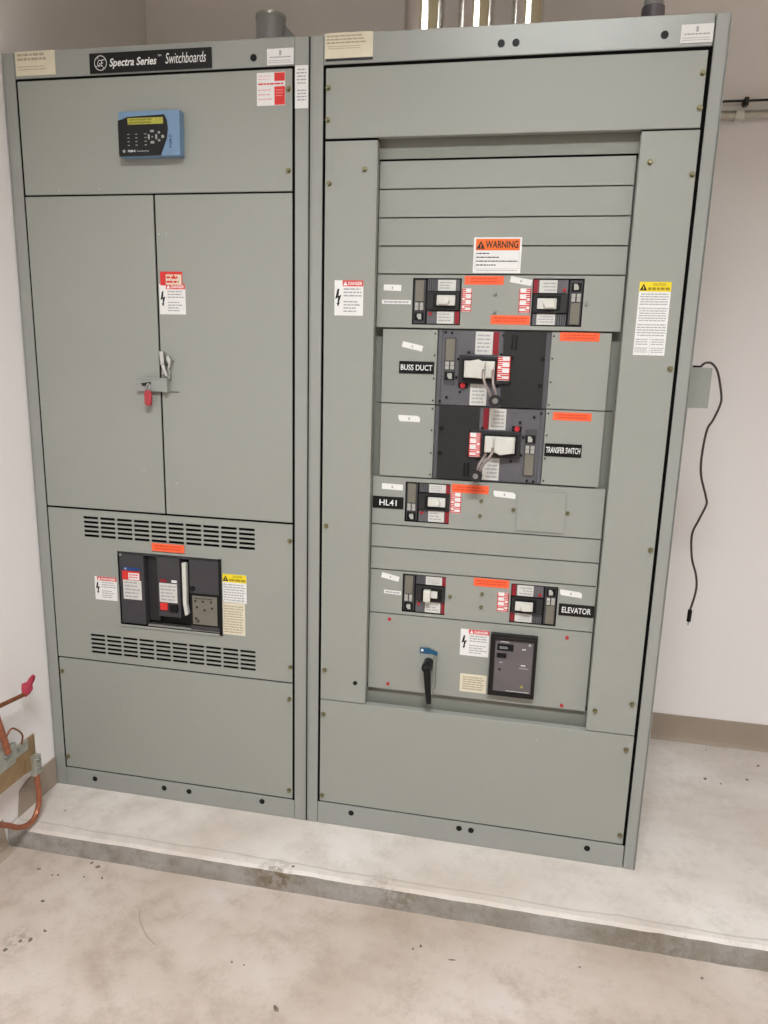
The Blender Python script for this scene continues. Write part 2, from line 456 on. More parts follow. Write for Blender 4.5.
def trip_column(mb, u0, v1, s=1.0, tall=.055):
    """olive rating strip, four push squares and a dial, from the top down (local u,v)"""
    mb.box(u0, u0 + .024 * s, -.003, .0, v1 - tall, v1, OLIVE)
    vb = v1 - tall - .003
    for a in (0, .014 * s):
        for b in (0, .011 * s):
            mb.box(u0 + a, u0 + a + .010 * s, -.0045, 0, vb - b - .010 * s, vb - b, BUTTON)
    vd = vb - .028 * s
    mb.box(u0 - .001, u0 + .026 * s, -.003, 0, vd - .022 * s, vd, BLACKP)
    mb.prism([(u0 + .007 * s, vd - .004 * s), (u0 + .019 * s, vd - .003 * s), (u0 + .020 * s, vd - .019 * s), (u0 + .012 * s, vd - .019 * s), (u0 + .007 * s, vd - .012 * s)], -.007, -.003, BUTTON)

def small_breaker(parent, x0, x1, z0, z1, y, flip=False, variant=0):
    """circuit breaker seen through a panel window; local origin at window centre"""
    w = x1 - x0; h = z1 - z0; ox, oz = -w / 2, -h / 2
    piv = Vector(((x0 + x1) / 2, y, (z0 + z1) / 2))
    def fin(name, mb, par, label=None):
        o = sub(par, name, mb, label, origin=(0, 0, 0))
        return o
    mb = MB().box(ox - .004, ox + w + .004, .006, .05, oz - .004, oz + h + .004, BLACKP)
    mb.box(ox + .004, ox + .035, .001, .006, oz + .004, oz + h - .004, TRIPBG)
    mb.box(ox + .041, ox + .128, .000, .006, oz + .09, oz + h - .003, SLATE)
    for i in range(4): mb.box(ox + .044 + i * .006, ox + .046 + i * .006, -.001, 0, oz + .092, oz + h - .004, CHAR)
    mb.box(ox + .041, ox + .128, .000, .006, oz + .003, oz + .037, SLATE)
    mb.box(ox + .041, ox + .128, -.008, .006, oz + .040, oz + .087, CHAR)
    mb.box(ox + .058, ox + .119, -.0095, -.006, oz + .044, oz + .082, BLACKP)
    b = sub(parent, 'circuit_breaker', mb, origin=(0, 0, 0))
    b.location = piv - WPOS[parent.name]
    WPOS[b.name] = Vector((0, 0, 0))
    t = MB(); trip_column(t, ox + .0075, oz + h - .006, .95)
    fin('trip_unit', t, b)
    f = -.0006
    lb = MB().box(ox + .069, ox + .117, f, 0, oz + .090, oz + h - .004, PAPERB).lines(ox + .073, ox + .113, oz + .094, oz + h - .008, 3, f - E, TEXTG, ragged=.3)
    fin('rating_label', lb, b)
    lb = MB().box(ox + .069, ox + .115, f, 0, oz + .004, oz + .036, PAPERB).lines(ox + .073, ox + .11, oz + .008, oz + .033, 3, f - E, TEXTG, ragged=.3)
    fin('rating_label', lb, b)
    fin('red_stripe', MB().box(ox + .118, ox + .130, -.001, .004, oz + .003, oz + .037, DKRED), b)
    if variant: fin('red_stripe', MB().box(ox + .118, ox + .130, -.001, .004, oz + .088, oz + h - .004, DKRED), b)
    fin('trip_button', MB().cyl((ox + .050, .001, oz + .029), (ox + .050, -.004, oz + .029), .0045, REDB, n=16), b)
    hd = MB()
    if variant == 2:
        hd.box(ox + .066, ox + .086, -.026, -.008, oz + .044, oz + .078, HANDLE)
        hd.box(ox + .086, ox + .106, -.014, -.008, oz + .053, oz + .074, PAPERB)
    else:
        hd.box(ox + .068, ox + .118, -.014, -.008, oz + .051, oz + .078, PAPERB)
        hd.prism([(ox + .073, oz + .054), (ox + .097, oz + .053), (ox + .104, oz + .064), (ox + .097, oz + .076), (ox + .073, oz + .075)], -.023, -.012, HANDLE)
    sub(b, 'toggle_handle', hd, 'off-white toggle', origin=(0, 0, 0), bevel=.0015)
    WPOS[b.name] = piv
    if flip: b.rotation_euler = (0, math.pi, 0)
    return b

def big_breaker(parent, x0, x1, z0, z1, y, flip=False):
    w = x1 - x0; h = z1 - z0
    piv = Vector(((x0 + x1) / 2, y, (z0 + z1) / 2)); ox, oz = -w / 2, -h / 2
    mb = MB().box(ox, ox + w, .004, .05, oz, oz + h, SLATE)
    mb.box(ox + .002, ox + .011, -.001, .004, oz + .001, oz + h - .001, SLATE)
    mb.box(ox + .014, ox + .178, .0, .004, oz + .001, oz + h - .001, SLATE)
    mb.box(ox + .180, ox + .292, -.006, .004, oz + .001, oz + h - .001, CHAR)
    mb.box(ox + .2, ox + .206, -.0075, -.006, oz + h - .05, oz + h - .01, BLACKP)
    mb.box(ox + .210, ox + .216, -.0075, -.006, oz + h - .05, oz + h - .01, BLACKP)
    b = sub(parent, 'circuit_breaker', mb, 'large breaker with padlocked handle', origin=(0, 0, 0))
    b.location = piv - WPOS[parent.name]; WPOS[b.name] = Vector((0, 0, 0))
    t = MB().box(ox + .020, ox + .051, -.0015, 0, oz + .056, oz + h - .020, TRIPBG)
    trip_column(t, ox + .0235, oz + h - .024, 1.0, .058); t2 = MB()
    t2.v = [(a, c - .0015, d) for a, c, d in t.v]; t2.f = t.f; t2.m = t.m; t2.mats = t.mats; t2.smooth = t.smooth
    sub(b, 'trip_unit', t2, origin=(0, 0, 0))
    bl = MB().prism([(ox + .062, oz + .063), (ox + .2, oz + .063), (ox + .2, oz + .134), (ox + .062, oz + .138)], -.014, .0, CHAR)
    bl.box(ox + .072, ox + .164, -.0155, -.013, oz + .071, oz + .129, BLACKP)
    sub(b, 'handle_housing', bl, origin=(0, 0, 0), bevel=.002)
    f = -.0007
    if flip: la, lb_, sa, sb_ = .117, .163, oz + .002, oz + .060
    else: la, lb_, sa, sb_ = .103, .150, oz + .140, oz + h - .003
    lc_ = .106 if flip else .095
    sub(b, 'rating_label', MB().box(ox + la, ox + lb_, f, 0, oz + .140, oz + h - .003, PAPERB).lines(ox + la + .005, ox + lb_ - .005, oz + .145, oz + h - .008, 5, f - E, TEXTG), origin=(0, 0, 0))
    sub(b, 'rating_label', MB().box(ox + lc_, ox + lc_ + .046, f, 0, oz + .002, oz + .060, PAPERB).lines(ox + lc_ + .005, ox + lc_ + .041, oz + .006, oz + .056, 5, f - E, TEXTG), origin=(0, 0, 0))
    sub(b, 'red_stripe', MB().box(ox + (.1535 if flip else .151), ox + (.1685 if flip else .166), f, 0, sa, sb_, DKRED), origin=(0, 0, 0))
    rb = MB().box(ox + .062, ox + .088, -.003, 0, oz + .048, oz + .062, BLACKP).cyl((ox + .074, 0, oz + .055), (ox + .074, -.009, oz + .055), .0075, REDB, n=18)
    sub(b, 'trip_button', rb, 'red trip button', origin=(0, 0, 0))
    hd = MB().box(ox + .077, ox + .160, -.020, -.014, oz + .077, oz + .123, PAPERB)
    hd.prism([(ox + .078, oz + .079), (ox + .130, oz + .076), (ox + .134, oz + .118), (ox + .116, oz + .127), (ox + .082, oz + .121)], -.034, -.018, HANDLE)
    hd.box(ox + .137, ox + .158, -.030, -.018, oz + .079, oz + .121, HANDLE)
    sub(b, 'toggle_handle', hd, 'off-white toggle', origin=(0, 0, 0), bevel=.002)
    for px, py in ((90, 40), (128, 42), (432, 52), (425, 165), (232, 158), (172, 200), (165, 312), (490, 185), (485, 340), (412, 358), (190, 402), (110, 437), (70, 463), (665, 190), (660, 345)):
        u = ox + (px - 45) / 660 * w; v = oz + (485 - py) / 460 * h
        yy = -.006 if px > 440 else (-.001 if u > ox + .014 else 0)
        sub(b, 'screw', MB().cyl((u, yy, v), (u, yy - .003, v), (.0065 if px > 600 else .0036), BLACKP, n=12), origin=(u, yy, v))
    WPOS[b.name] = piv
    if flip: b.rotation_euler = (0, math.pi, 0)
    return b

# ================================================================== LEFT SWITCHBOARD
SB = thing('switchboard_cabinet', (.45, .4, 0), 'left grey switchboard section with tall double doors, blue digital meter and vent slots', 'electrical cabinet')
D = .80
FRM = MB()
FRM.box(.004, .899, .05, .055, .01, H - .01, SHADEIN)
FRM.box(.002, .006, .0, D, 0, H, GREY2).box(.897, .901, .0, D, 0, H, GREY2)
FRM.box(.006, .897, .055, D, H - .004, H - .001, GREY2).box(.006, .897, D - .004, D, 0, H - .004, GREY2)
sub(SB, 'enclosure', FRM, origin=(.45, .4, 0))
for a, b in ((-.001, .0375), (.8632, .9010)):
    sub(SB, 'corner_post', MB().box(a, b, 0, .05, 0, H, GREY2), bevel=.0015)
tr = sub(SB, 'top_rail', MB().box(.0382, .8622, .001, .05, 2.219, H + .002, GREY2), bevel=.0025)
br = sub(SB, 'bottom_rail', MB().box(.0382, .8622, .001, .05, 0, .0665, GREY2), bevel=.002)
for x, z in ((.148, .038), (.405, .042), (.495, .043), (.752, .046)): dot(br, 'hole_shade_disc', x, z, .001, .009, BLACKP)  # black discs paint the dark of open bolt holes
dot(tr, 'hole_shade_disc', .749, 2.242, .001, .009, BLACKP)
gaps = MB()  # near-black strips put the gap shade into colour
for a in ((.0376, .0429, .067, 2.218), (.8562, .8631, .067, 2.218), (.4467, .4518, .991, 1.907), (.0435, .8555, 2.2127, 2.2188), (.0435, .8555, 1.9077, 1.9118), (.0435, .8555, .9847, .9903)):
    gaps.box(a[0], a[1], .0025, .02, a[2], a[3], GAPSHADE)
for a in ((.0435, .8555, .4727, .4783), (.0435, .8555, .0667, .0723)): gaps.box(a[0], a[1], .006, .02, a[2], a[3], GAPSHADE)
gaps.box(.9012, .9030, .003, .02, .0, H, GAPSHADE)
sub(SB, 'gap_shade_strip', gaps)
# top panel
tp = sub(SB, 'meter_panel', MB().box(.0435, .8555, 0, .02, 1.912, 2.2125, GREY), bevel=.002)
screw(tp, .846, 2.163, 0); screw(tp, .845, 1.963, 0)
for x in (.157, .284): dot(tp, 'rivet', x, 1.924, 0, .0035, STEEL, .0015)
# doors
dl = sub(SB, 'door', MB().box(.0430, .4465, -.001, .02, .9905, 1.9075, GREY), 'left door leaf', bevel=.002)
dr = sub(SB, 'door', MB().box(.4520, .8560, -.001, .02, .9905, 1.9075, GREY), 'right door leaf', bevel=.002)
for x, z in ((.461, 1.804), (.485, 1.804), (.462, 1.088), (.490, 1.089)): dot(dr, 'rivet', x, z, -.001, .0035, STEEL, .0015)
dot(dl, 'scuff', .383, 1.122, -.001, .003, TEXTG, .0003)
# latch on the right door: slotted hasp strap, staple and chrome lever
mb = MB().box(.3780, .4780, -.0125, -.0095, 1.364, 1.401, GREY2)
mb.box(.3780, .4780, -.0145, -.0095, 1.397, 1.402, GREY2).box(.3780, .4780, -.0145, -.0095, 1.362, 1.367, GREY2)
mb.prism([(.392, 1.385), (.424, 1.390), (.424, 1.384), (.412, 1.377), (.398, 1.377)], -.0155, -.0115, CHAR)
mb.box(.466, .4795, -.022, -.001, 1.3615, 1.402, GREY2)
mb.box(.4795, .508, -.003, -.001, 1.3615, 1.3632, CHAR)
sub(dr, 'hasp', mb, 'slotted grey hasp bar', bevel=.001)
mb = MB().prism([(.4575, 1.479), (.4705, 1.479), (.4725, 1.442), (.4825, 1.408), (.4755, 1.407), (.4605, 1.442)], -.020, -.010, CHROME)
mb.box(.459, .474, -.0215, -.004, 1.4405, 1.4450, STEEL)
mb.box(.460, .470, -.011, -.001, 1.412, 1.476, STEEL)
mb.prism([(.4795, 1.466), (.4865, 1.468), (.4925, 1.455), (.4895, 1.438), (.4850, 1.426), (.4820, 1.428), (.4845, 1.443), (.4790, 1.455)], -.018, -.006, CHROME)
mb.cyl((.4845, -.001, 1.452), (.4845, -.008, 1.452), .009, STEEL, n=20)
mb.box(.4775, .4855, -.012, -.002, 1.398, 1.428, STEEL)
sub(dr, 'latch_handle', mb, 'chrome latch lever', bevel=.0012)
# door danger sticker with red tag above it
danger(dr, .456, .5365, 1.584, 1.668, -.001, band_from=.26, label='danger sticker on the right door')
mb = MB().box(.4605, .5285, -.0022, -.001, 1.664, 1.702, RED)
mb.box(.478, .526, -.0026, -.0022, 1.666, 1.694, CREAM)
mb.lines(.480, .524, 1.668, 1.692, 2, -.003, RED, fill=.45)
tri_mark(mb, .503, 1.682, .013, -.0031, RED)
sub(dr, 'red_sticker', mb)
# ventilated breaker panel
holes = []
def louvre(x0, x1, z0, z1):
    cw = (x1 - x0) / 10; rh = (z1 - z0) / 5
    for i in range(10):
        for j in range(5):
            holes.append((x0 + i * cw + .0035, x0 + (i + 1) * cw - .0035, z0 + j * rh + .0033, z0 + (j + 1) * rh - .0033))
louvre(.163, .741, .894, .967); louvre(.163, .739, .500, .573)
holes.append((.277, .625, .614, .861))
vp = sub(SB, 'ventilated_panel', MB().plate(.0430, .8560, .4785, .9845, 0, .0025, holes, GREY).box(.0465, .050, .003, .02, .48, .984, GREY).box(.853, .8555, .003, .02, .48, .984, GREY))
screw(vp, .848, .934, 0); screw(vp, .850, .530, 0)
# power circuit breaker in the opening
pb = MB().box(.6195, .6295, -.006, .01, .611, .861, BLACKP).plate(.272, .630, .608, .866, -.004, .0, [(.279, .623, .615, .859)], GREY2)
pb.box(.278, .624, .028, .045, .613, .861, BLACKP)
pb.box(.282, .366, .0, .03, .620, .855, FACEP)
pb.box(.412, .488, .0, .03, .655, .855, FACEP)
pb.box(.520, .620, .0, .03, .620, .855, FACEP)
pb.box(.278, .620, .0, .03, .850, .858, FACEP)
PB = sub(SB, 'power_breaker', pb, 'large black breaker in the ventilated panel', origin=(.45, 0, .608), bevel=.0015)
sub(PB, 'brand_strip', MB().box(.295, .352, -.0008, 0, .798, .808, NAVY).text('o', .301, .307, .800, .806, -.0012, WHITET))
mb = MB().box(.291, .352, -.0008, 0, .766, .796, RED); mb.box(.313, .350, -.0012, -.0008, .768, .790, PAPER)
mb.box(.293, .356, -.0008, 0, .702, .766, PAPERB)
mb.lines(.298, .350, .706, .764, 5, -.0011, TEXTG).lines(.316, .347, .772, .788, 2, -.0016, RED)
sub(PB, 'rating_label', mb)
sub(PB, 'corner_screw', MB().cyl((.289, 0, .848), (.289, -.003, .848), .004, STEEL, n=12))
mb = MB().box(.418, .478, -.0008, 0, .703, .766, PAPERB).lines(.422, .474, .707, .762, 5, -.0011, TEXTG)
mb.box(.460, .478, -.0008, 0, .770, .778, PAPER); mb.box(.421, .443, -.0008, 0, .769, .779, DKRED)
sub(PB, 'trip_label', mb)
sub(PB, 'off_button', MB().box(.421, .445, -.006, 0, .678, .701, RED), 'red push button', bevel=.001)
sub(PB, 'on_button', MB().box(.452, .480, -.006, 0, .674, .697, BLACKP), bevel=.001)
sub(PB, 'charging_handle', MB().prism([(.4935, .836), (.508, .836), (.5065, .70), (.5115, .667), (.500, .662), (.494, .70)], .003, .02, HANDLE), 'long off-white charging lever', bevel=.002)
mb = MB().box(.521, .617, -.0015, 0, .636, .742, BLACKP)
mb.box(.530, .612, -.003, -.0015, .641, .735, OLIVE)
for i, (a, c) in enumerate(((.54, .718), (.565, .718), (.592, .718), (.545, .698), (.570, .690), (.595, .698), (.541, .660))):
    mb.box(a - .003, a + .003, -.0045, -.003, c - .003, c + .003, CHAR)
mb.lines(.537, .605, .722, .732, 1, -.0033, TRIPBG, fill=.4); mb.cyl((.547, -.003, .652), (.547, -.006, .652), .005, TRIPBG, n=16)
sub(PB, 'trip_unit', mb, 'taupe trip unit face')
sub(PB, 'sill', MB().box(.372, .618, .004, .022, .616, .623, STEEL))
sub(PB, 'slot_cover', MB().box(.370, .408, .018, .028, .632, .848, CHAR))
sub(PB, 'knob', MB().cyl((.531, 0, .757), (.531, -.006, .757), .007, BLACKP, n=16))
orange(vp, .400, .509, .870, .8955, -.004, 'orange sticker above the black breaker')
danger(vp, .193, .2705, .691, .769, 0, band_from=.12)
mb, f = yellow_caution(vp, .631, .709, .722, .8145, 0, .026, 6, '', '')
mb.lines(.634, .706, .727, .785, 7, f, TEXTG, ragged=.1)
sub(vp, 'caution_sticker', mb, 'yellow-topped caution sticker')
mb = MB().box(.629, .703, -T, 0, .617, .7235, CREAM).lines(.633, .699, .622, .715, 11, -T - E, TEXTB, ragged=.1)
sub(vp, 'instruction_sticker', mb, 'cream instruction sticker')
# bottom panel
bp_ = sub(SB, 'bottom_panel', MB().box(.0430, .8560, 0, .02, .0725, .4725, GREY), bevel=.002)
for x, z in ((.846, .422), (.845, .102), (.052, .425), (.052, .111)): screw(bp_, x, z, 0)
dot(bp_, 'scuff', .275, .32, 0, .003, TEXTG, .0003)
# stickers on the frame
mb = MB().box(.274, .632, -.003, .001, 2.2225, 2.2720, BLKSH)
mb.text('Spectra Series', .334, .474, 2.231, 2.257, -.0036, WHITET, bold=.02, shear=.25)
mb.text('Switchboards', .500, .617, 2.237, 2.263, -.0036, WHITET, shear=.25)
mb.text('TM', .478, .488, 2.256, 2.260, -.0036, WHITET)
cx, cz = .3075, 2.247
for r0, r1 in ((.0172, .0188),):
    vs = []; k = 32
    for rr in (r0, r1):
        vs += [(cx + math.cos(2 * math.pi * i / k) * rr, -.0036, cz + math.sin(2 * math.pi * i / k) * rr) for i in range(k)]
    mb.add(vs, [(i, (i + 1) % k, (i + 1) % k + k, i + k) for i in range(k)], WHITET)
for q in range(4):      # scroll ticks round the roundel
    a = q * math.pi / 2 + .5
    mb.add([(cx + math.cos(a + d) * r, -.0037, cz + math.sin(a + d) * r) for d, r in ((-.2, .0165), (.25, .0150), (.3, .0135), (-.05, .0145))], [(0, 1, 2, 3)], WHITET)
mb.text('GE', cx - .0095, cx + .0095, cz - .0085, cz + .0085, -.0036, WHITET, shear=.35)
sub(tr, 'nameplate', mb, 'black nameplate with white italic lettering', bevel=0)
mb = MB().box(.0435, .167, -.0008, .001, 2.226, 2.2875, CREAM)
mb.lines(.05, .16, 2.262, 2.284, 2, -.0012, TEXTB, fill=.6).lines(.05, .14, 2.238, 2.252, 2, -.0012, TEXTB, fill=.3)
sub(tr, 'data_sticker', mb, 'cream data sticker')
def ul_label(parent, x0, x1, z0, z1):
    mb = MB().box(x0, x1, -.0008, .001, z0, z1, PAPER); c = (x0 + x1) / 2; h = z1 - z0
    mb.box(c - .003, c + .003, -.0012, -.0008, z1 - h * .42, z1 - h * .12, TEXTG)
    mb.lines(x0 + .008, x1 - .008, z1 - h * .62, z1 - h * .45, 1, -.0012, TEXTG, ragged=0)
    mb.lines(x0 + .004, x1 - .004, z0 + h * .08, z0 + h * .32, 2, -.0012, TEXTG, ragged=.1, fill=.3)
    return sub(parent, 'listing_sticker', mb, 'small white listing sticker')
ul_label(tr, .787, .8595, 2.222, 2.2605)
mb = MB().box(.758, .8365, -.0008, 0, 2.125, 2.2045, PAPER)
mb.box(.807, .836, -.0012, -.0008, 2.1835, 2.2035, RED).box(.807, .836, -.0012, -.0008, 2.126, 2.1705, RED)
mb.lines(.762, .832, 2.173, 2.181, 1, -.0014, PINKRED, fill=.5, ragged=0).lines(.762, .803, 2.135, 2.168, 3, -.0012, TEXTP, fill=.25)
mb.lines(.762, .803, 2.185, 2.2, 2, -.0012, TEXTP, fill=.2).lines(.811, .832, 2.145, 2.165, 3, -.0014, TEXTP, fill=.25)
sub(tp, 'inspection_sticker', mb, 'white and red inspection sticker')
mb = MB().box(.8635, .8995, -.0008, 0, 2.1155, 2.218, PAPER)
mb.lines(.868, .895, 2.172, 2.212, 5, -.0012, TEXTG, fill=.4, centre=True).lines(.867, .897, 2.132, 2.162, 4, -.0012, TEXTG, fill=.45, centre=True)
sub(SB, 'post_sticker', mb, 'narrow white sticker on the middle post')
# digital power meter
x0, x1, z0, z1, yf = .3665, .5475, 2.001, 2.116, -.029
mt = sub(SB, 'digital_meter', MB().box(x0, x1, yf, 0, z0, z1, BLUE), 'blue and black digital power meter', bevel=.003)
W_, H_ = x1 - x0, z1 - z0
def mu(u, v): return (x0 + u * W_, z0 + (1 - v) * H_)
face = [mu(.0, .2), mu(.08, .175), mu(.16, .13), mu(.76, .10), mu(.80, .22), mu(.815, .40), mu(.79, .62), mu(.74, .80), mu(.685, .99), mu(.0, .99)]
fm = MB().prism(face, yf - .0012, yf + .001, BLKSH)
f = yf - .0016
px, pz = mu(.165, .30); qx, qz = mu(.74, .16)
fm.box(px, qx, f - .0004, f + .001, pz, qz, LCD)
fm.lines(px + .004, qx - .03, pz + .001, qz - .001, 2, f - .0008, LCDD, fill=.6, ragged=.1)
fm.text('PQM II', *[mu(.15, 0)[0], mu(.27, 0)[0]], mu(0, .91)[1], mu(0, .855)[1], f, WHITET, bold=.03)
fm.text('Power Quality Meter', mu(.30, 0)[0], mu(.50, 0)[0], mu(0, .905)[1], mu(0, .87)[1], f, WHITET)
c = mu(.085, .88); fm.cyl((c[0], f + .0004, c[1]), (c[0], f - .0002, c[1]), .004, TEXTG, n=16)
for r in range(4):
    for cc in (.15, .28, .43):
        a = mu(cc, .52 + r * .08); fm.box(a[0], a[0] + .006, f - .0002, f + .0004, a[1], a[1] + .0018, TEXTG)
sub(mt, 'face_plate', fm, 'black meter face with yellow display')
bt = MB()
for u, v, a, b in ((.56, .455, .010, .005), (.56, .70, .010, .006), (.505, .58, .0045, .012), (.625, .58, .0045, .012), (.67, .49, .006, .005), (.67, .66, .006, .005), (.73, .58, .007, .007), (.56, .58, .004, .003)):
    c = mu(u, v); bt.box(c[0] - a / 2, c[0] + a / 2, yf - .0035, yf, c[1] - b / 2, c[1] + b / 2, BUTTON)
sub(mt, 'keypad', bt, 'ring of grey keys', bevel=.0007)
lg = MB(); c = mu(.83, .83); d = mu(.91, .55)
lg.text('PQM II', c[0], c[0] + .008, c[1], d[1], yf - .0008, NAVY, bold=.01, vertical=True)
sub(mt, 'side_lettering', lg)

# ================================================================== RIGHT SWITCHBOARD
X1 = 1.9255
RB = thing('switchboard_cabinet', (1.415, .4, 0), 'right grey switchboard section, wider, with breakers, black name strips and orange stickers', 'electrical cabinet')
FRM = MB()
FRM.box(.908, X1 - .004, .075, .08, .01, H - .01, SHADEIN)
FRM.box(.9055, .9095, 0, D, 0, H, GREY2).box(X1 - .005, X1 - .001, 0, D, 0, H, GREY2)
FRM.box(.9095, X1 - .005, .08, D, H - .004, H - .001, GREY2).box(.9095, X1 - .005, D - .004, D, 0, H - .004, GREY2)
sub(RB, 'enclosure', FRM, origin=(1.415, .4, 0))
sub(RB, 'corner_post', MB().box(.9052, .9400, 0, .05, 0, H, GREY2), bevel=.0025)
sub(RB, 'corner_post', MB().box(1.8912, X1, 0, .05, 0, H, GREY2), bevel=.0025)
tr2 = sub(RB, 'top_rail', MB().box(.9407, 1.8888, .001, .05, 2.2165, H + .002, GREY2), bevel=.0025)
br2 = sub(RB, 'bottom_rail', MB().box(.9407, 1.8888, .001, .05, 0, .0755, GREY2), bevel=.002)
for x, z in ((1.052, .052), (1.397, .054), (1.434, .053), (1.783, .050)): dot(br2, 'hole_shade_disc', x, z, .001, .009, BLACKP)  # open holes, their dark painted as flat black discs
for x, z in ((1.395, 2.245), (1.431, 2.245), (1.779, 2.245)): dot(tr2, 'hole_shade_disc', x, z, .001, .009, BLACKP)
gaps = MB()  # right cabinet's panel gaps, shade painted as near-black strips
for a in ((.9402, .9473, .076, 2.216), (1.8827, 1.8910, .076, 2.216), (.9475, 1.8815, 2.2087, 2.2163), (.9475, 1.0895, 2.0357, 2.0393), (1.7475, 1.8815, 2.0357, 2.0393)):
    gaps.box(a[0], a[1], .0025, .02, a[2], a[3], GAPSHADE)
gaps.box(.9475, 1.8815, .006, .02, .0757, .0812, GAPSHADE)
gaps.box(.9032, .9050, .003, .02, .0, H, GAPSHADE)
sub(RB, 'gap_shade_strip', gaps)
p = sub(RB, 'top_panel', MB().box(.9475, 1.8815, 0, .02, 2.0395, 2.2085, GREY), bevel=.002)
for x, z in ((.954, 2.162), (.954, 2.085), (1.873, 2.159), (1.875, 2.083)): screw(p, x, z, 0)
lc = sub(RB, 'column_cover', MB().box(.9475, 1.0895, 0, .028, .4355, 2.0335, GREY), 'left column cover', bevel=.0015)
rc = sub(RB, 'column_cover', MB().box(1.7475, 1.8825, 0, .028, .4355, 2.0355, GREY), 'right column cover', bevel=.0015)
for x, z in ((.959, 1.929), (1.056, 1.963), (.960, .989), (.960, .533)): screw(lc, x, z, 0)
dot(lc, 'hole_shade_disc', 1.057, .501, 0, .007, BLACKP)
for x, z in ((1.874, 1.935), (1.773, 1.965), (1.872, 1.470), (1.872, .987), (1.867, .533), (1.768, .499)): screw(rc, x, z, 0)
lp = MB().box(.9475, 1.8825, 0, .0025, .0815, .4325, GREY)
lp.box(.9475, 1.8825, .0025, .024, .4300, .4325, GREY).box(.9475, 1.8825, .0025, .02, .0815, .084, GREY)
lp = sub(RB, 'bottom_panel', lp, bevel=.001)
for x, z in ((.957, .385), (.956, .102), (1.864, .489 - .1), (1.873, .111)): screw(lp, x, z, 0)
dot(lp, 'scuff', 1.61, .385, 0, .004, TEXTG, .0003)
# recessed back plate behind the breaker column
sub(RB, 'recess_liner', MB().box(1.05, 1.79, .062, .066, .480, 1.9885, RECESS))
sub(RB, 'recess_liner', MB().box(1.05, 1.79, .034, .036, 1.9945, 2.05, RECESS))
sub(RB, 'recess_liner', MB().box(1.05, 1.79, .046, .048, .415, .4725, RECESS))
Y = .030
def row(name, z0, z1, holes=(), x0=1.0915, x1=1.7435, label=None):
    mb = MB().plate(x0, x1, z0, z1, Y, Y + .0025, list(holes), GREY)
    mb.box(x0, x1, Y + .003, Y + .02, z1 - .0025, z1, GREY).box(x0, x1, Y + .003, Y + .02, z0, z0 + .0025, GREY)
    return sub(RB, name, mb, label)
G = .0018
for a, b in ((1.919, 1.990), (1.847, 1.919), (1.775, 1.847), (1.7025, 1.775), (.930, .999), (.8615, .930)):
    row('filler_strip', a + G, b - G)
W1 = (1.190, 1.323, 1.570, 1.6925); W2 = (1.511, 1.6435, 1.5715, 1.6935)
W3 = (1.188, 1.318, 1.012, 1.130); W4 = (1.189, 1.3175, .7345, .8535); W5 = (1.5075, 1.640, .732, .851)
pA = row('breaker_panel', 1.5595 + G, 1.7025 - G, [W1, W2], label='upper panel with two small breakers')
pB = row('breaker_panel', .999 + G, 1.1425 - G, [W3], label='middle panel with one small breaker')
pC = row('breaker_panel', .7245 + G, .8615 - G, [W4, W5], label='lower panel with two small breakers')
small_breaker(RB, *W1, Y + .004); small_breaker(RB, *W2, Y + .004, flip=True)
small_breaker(RB, *W3, Y + .004, variant=1); small_breaker(RB, *W4, Y + .004, variant=2); small_breaker(RB, *W5, Y + .004, flip=True, variant=1)
cvs = []
for (x0, x1, z0, z1, lab) in ((1.110, 1.2635, 1.3545, 1.5565, 'upper left cover'), (1.110, 1.2635, 1.1445, 1.3515, 'lower left cover'),
                         (1.5695, 1.7240, 1.3545, 1.5565, 'upper right cover'), (1.5695, 1.7240, 1.1455, 1.3515, 'lower right cover')):
    c_ = sub(RB, 'side_cover', MB().box(x0, x1, Y, Y + .02, z0, z1, GREY), lab, bevel=.001); cvs.append(c_)
    inner = x1 - .006 if x0 < 1.4 else x0 + .006
    for zz in (z0 + .01, z0 + (z1 - z0) * .35, z0 + (z1 - z0) * .66, z1 - .01): dot(c_, 'screw', inner, zz, Y, .0026, CHAR)
sub(RB, 'recess_seam', MB().box(1.0905, 1.110, .0595, .0618, 1.352, 1.3535, CHAR).box(1.724, 1.746, .0595, .0618, 1.352, 1.3535, CHAR))
big_breaker(RB, 1.2645, 1.5685, 1.3535, 1.5575, Y + .006)
big_breaker(RB, 1.2645, 1.5685, 1.1445, 1.3505, Y + .006, flip=True)
# flap on the middle panel
fp = sub(RB, 'flap', MB().box(1.509, 1.641, Y - .0045, Y - .002, 1.010, 1.125, GREY).box(1.512, 1.638, Y - .002, Y, 1.013, 1.122, CHAR), 'raised flap on the middle panel', bevel=.0005)  # charcoal layer paints the shadow gap round the flap
for (q, x, z) in ((pA, 1.414, 1.653), (pA, 1.415, 1.606), (pA, 1.652, 1.630), (pB, 1.407, 1.087), (pB, 1.406, 1.043), (pB, 1.499, 1.068), (pB, 1.648, 1.068), (pC, 1.425, .811), (pC, 1.424, .771), (pC, 1.332, .794)):
    screw(q, x, z, Y - .0001, STEEL if q in (pA,) else BRASS, .0042, d=.006)
# lower meter panel
mp = row('ground_fault_panel', .479, .7245 - G, label='bottom inner panel with rotary handle and black relay')
for x, z in ((1.153, .707), (1.154, .497), (1.675, .702), (1.676, .490)): dot(mp, 'red_screw', x, z, Y, .0050, mat('red_screw_paint', (176, 34, 40), .4), .003)
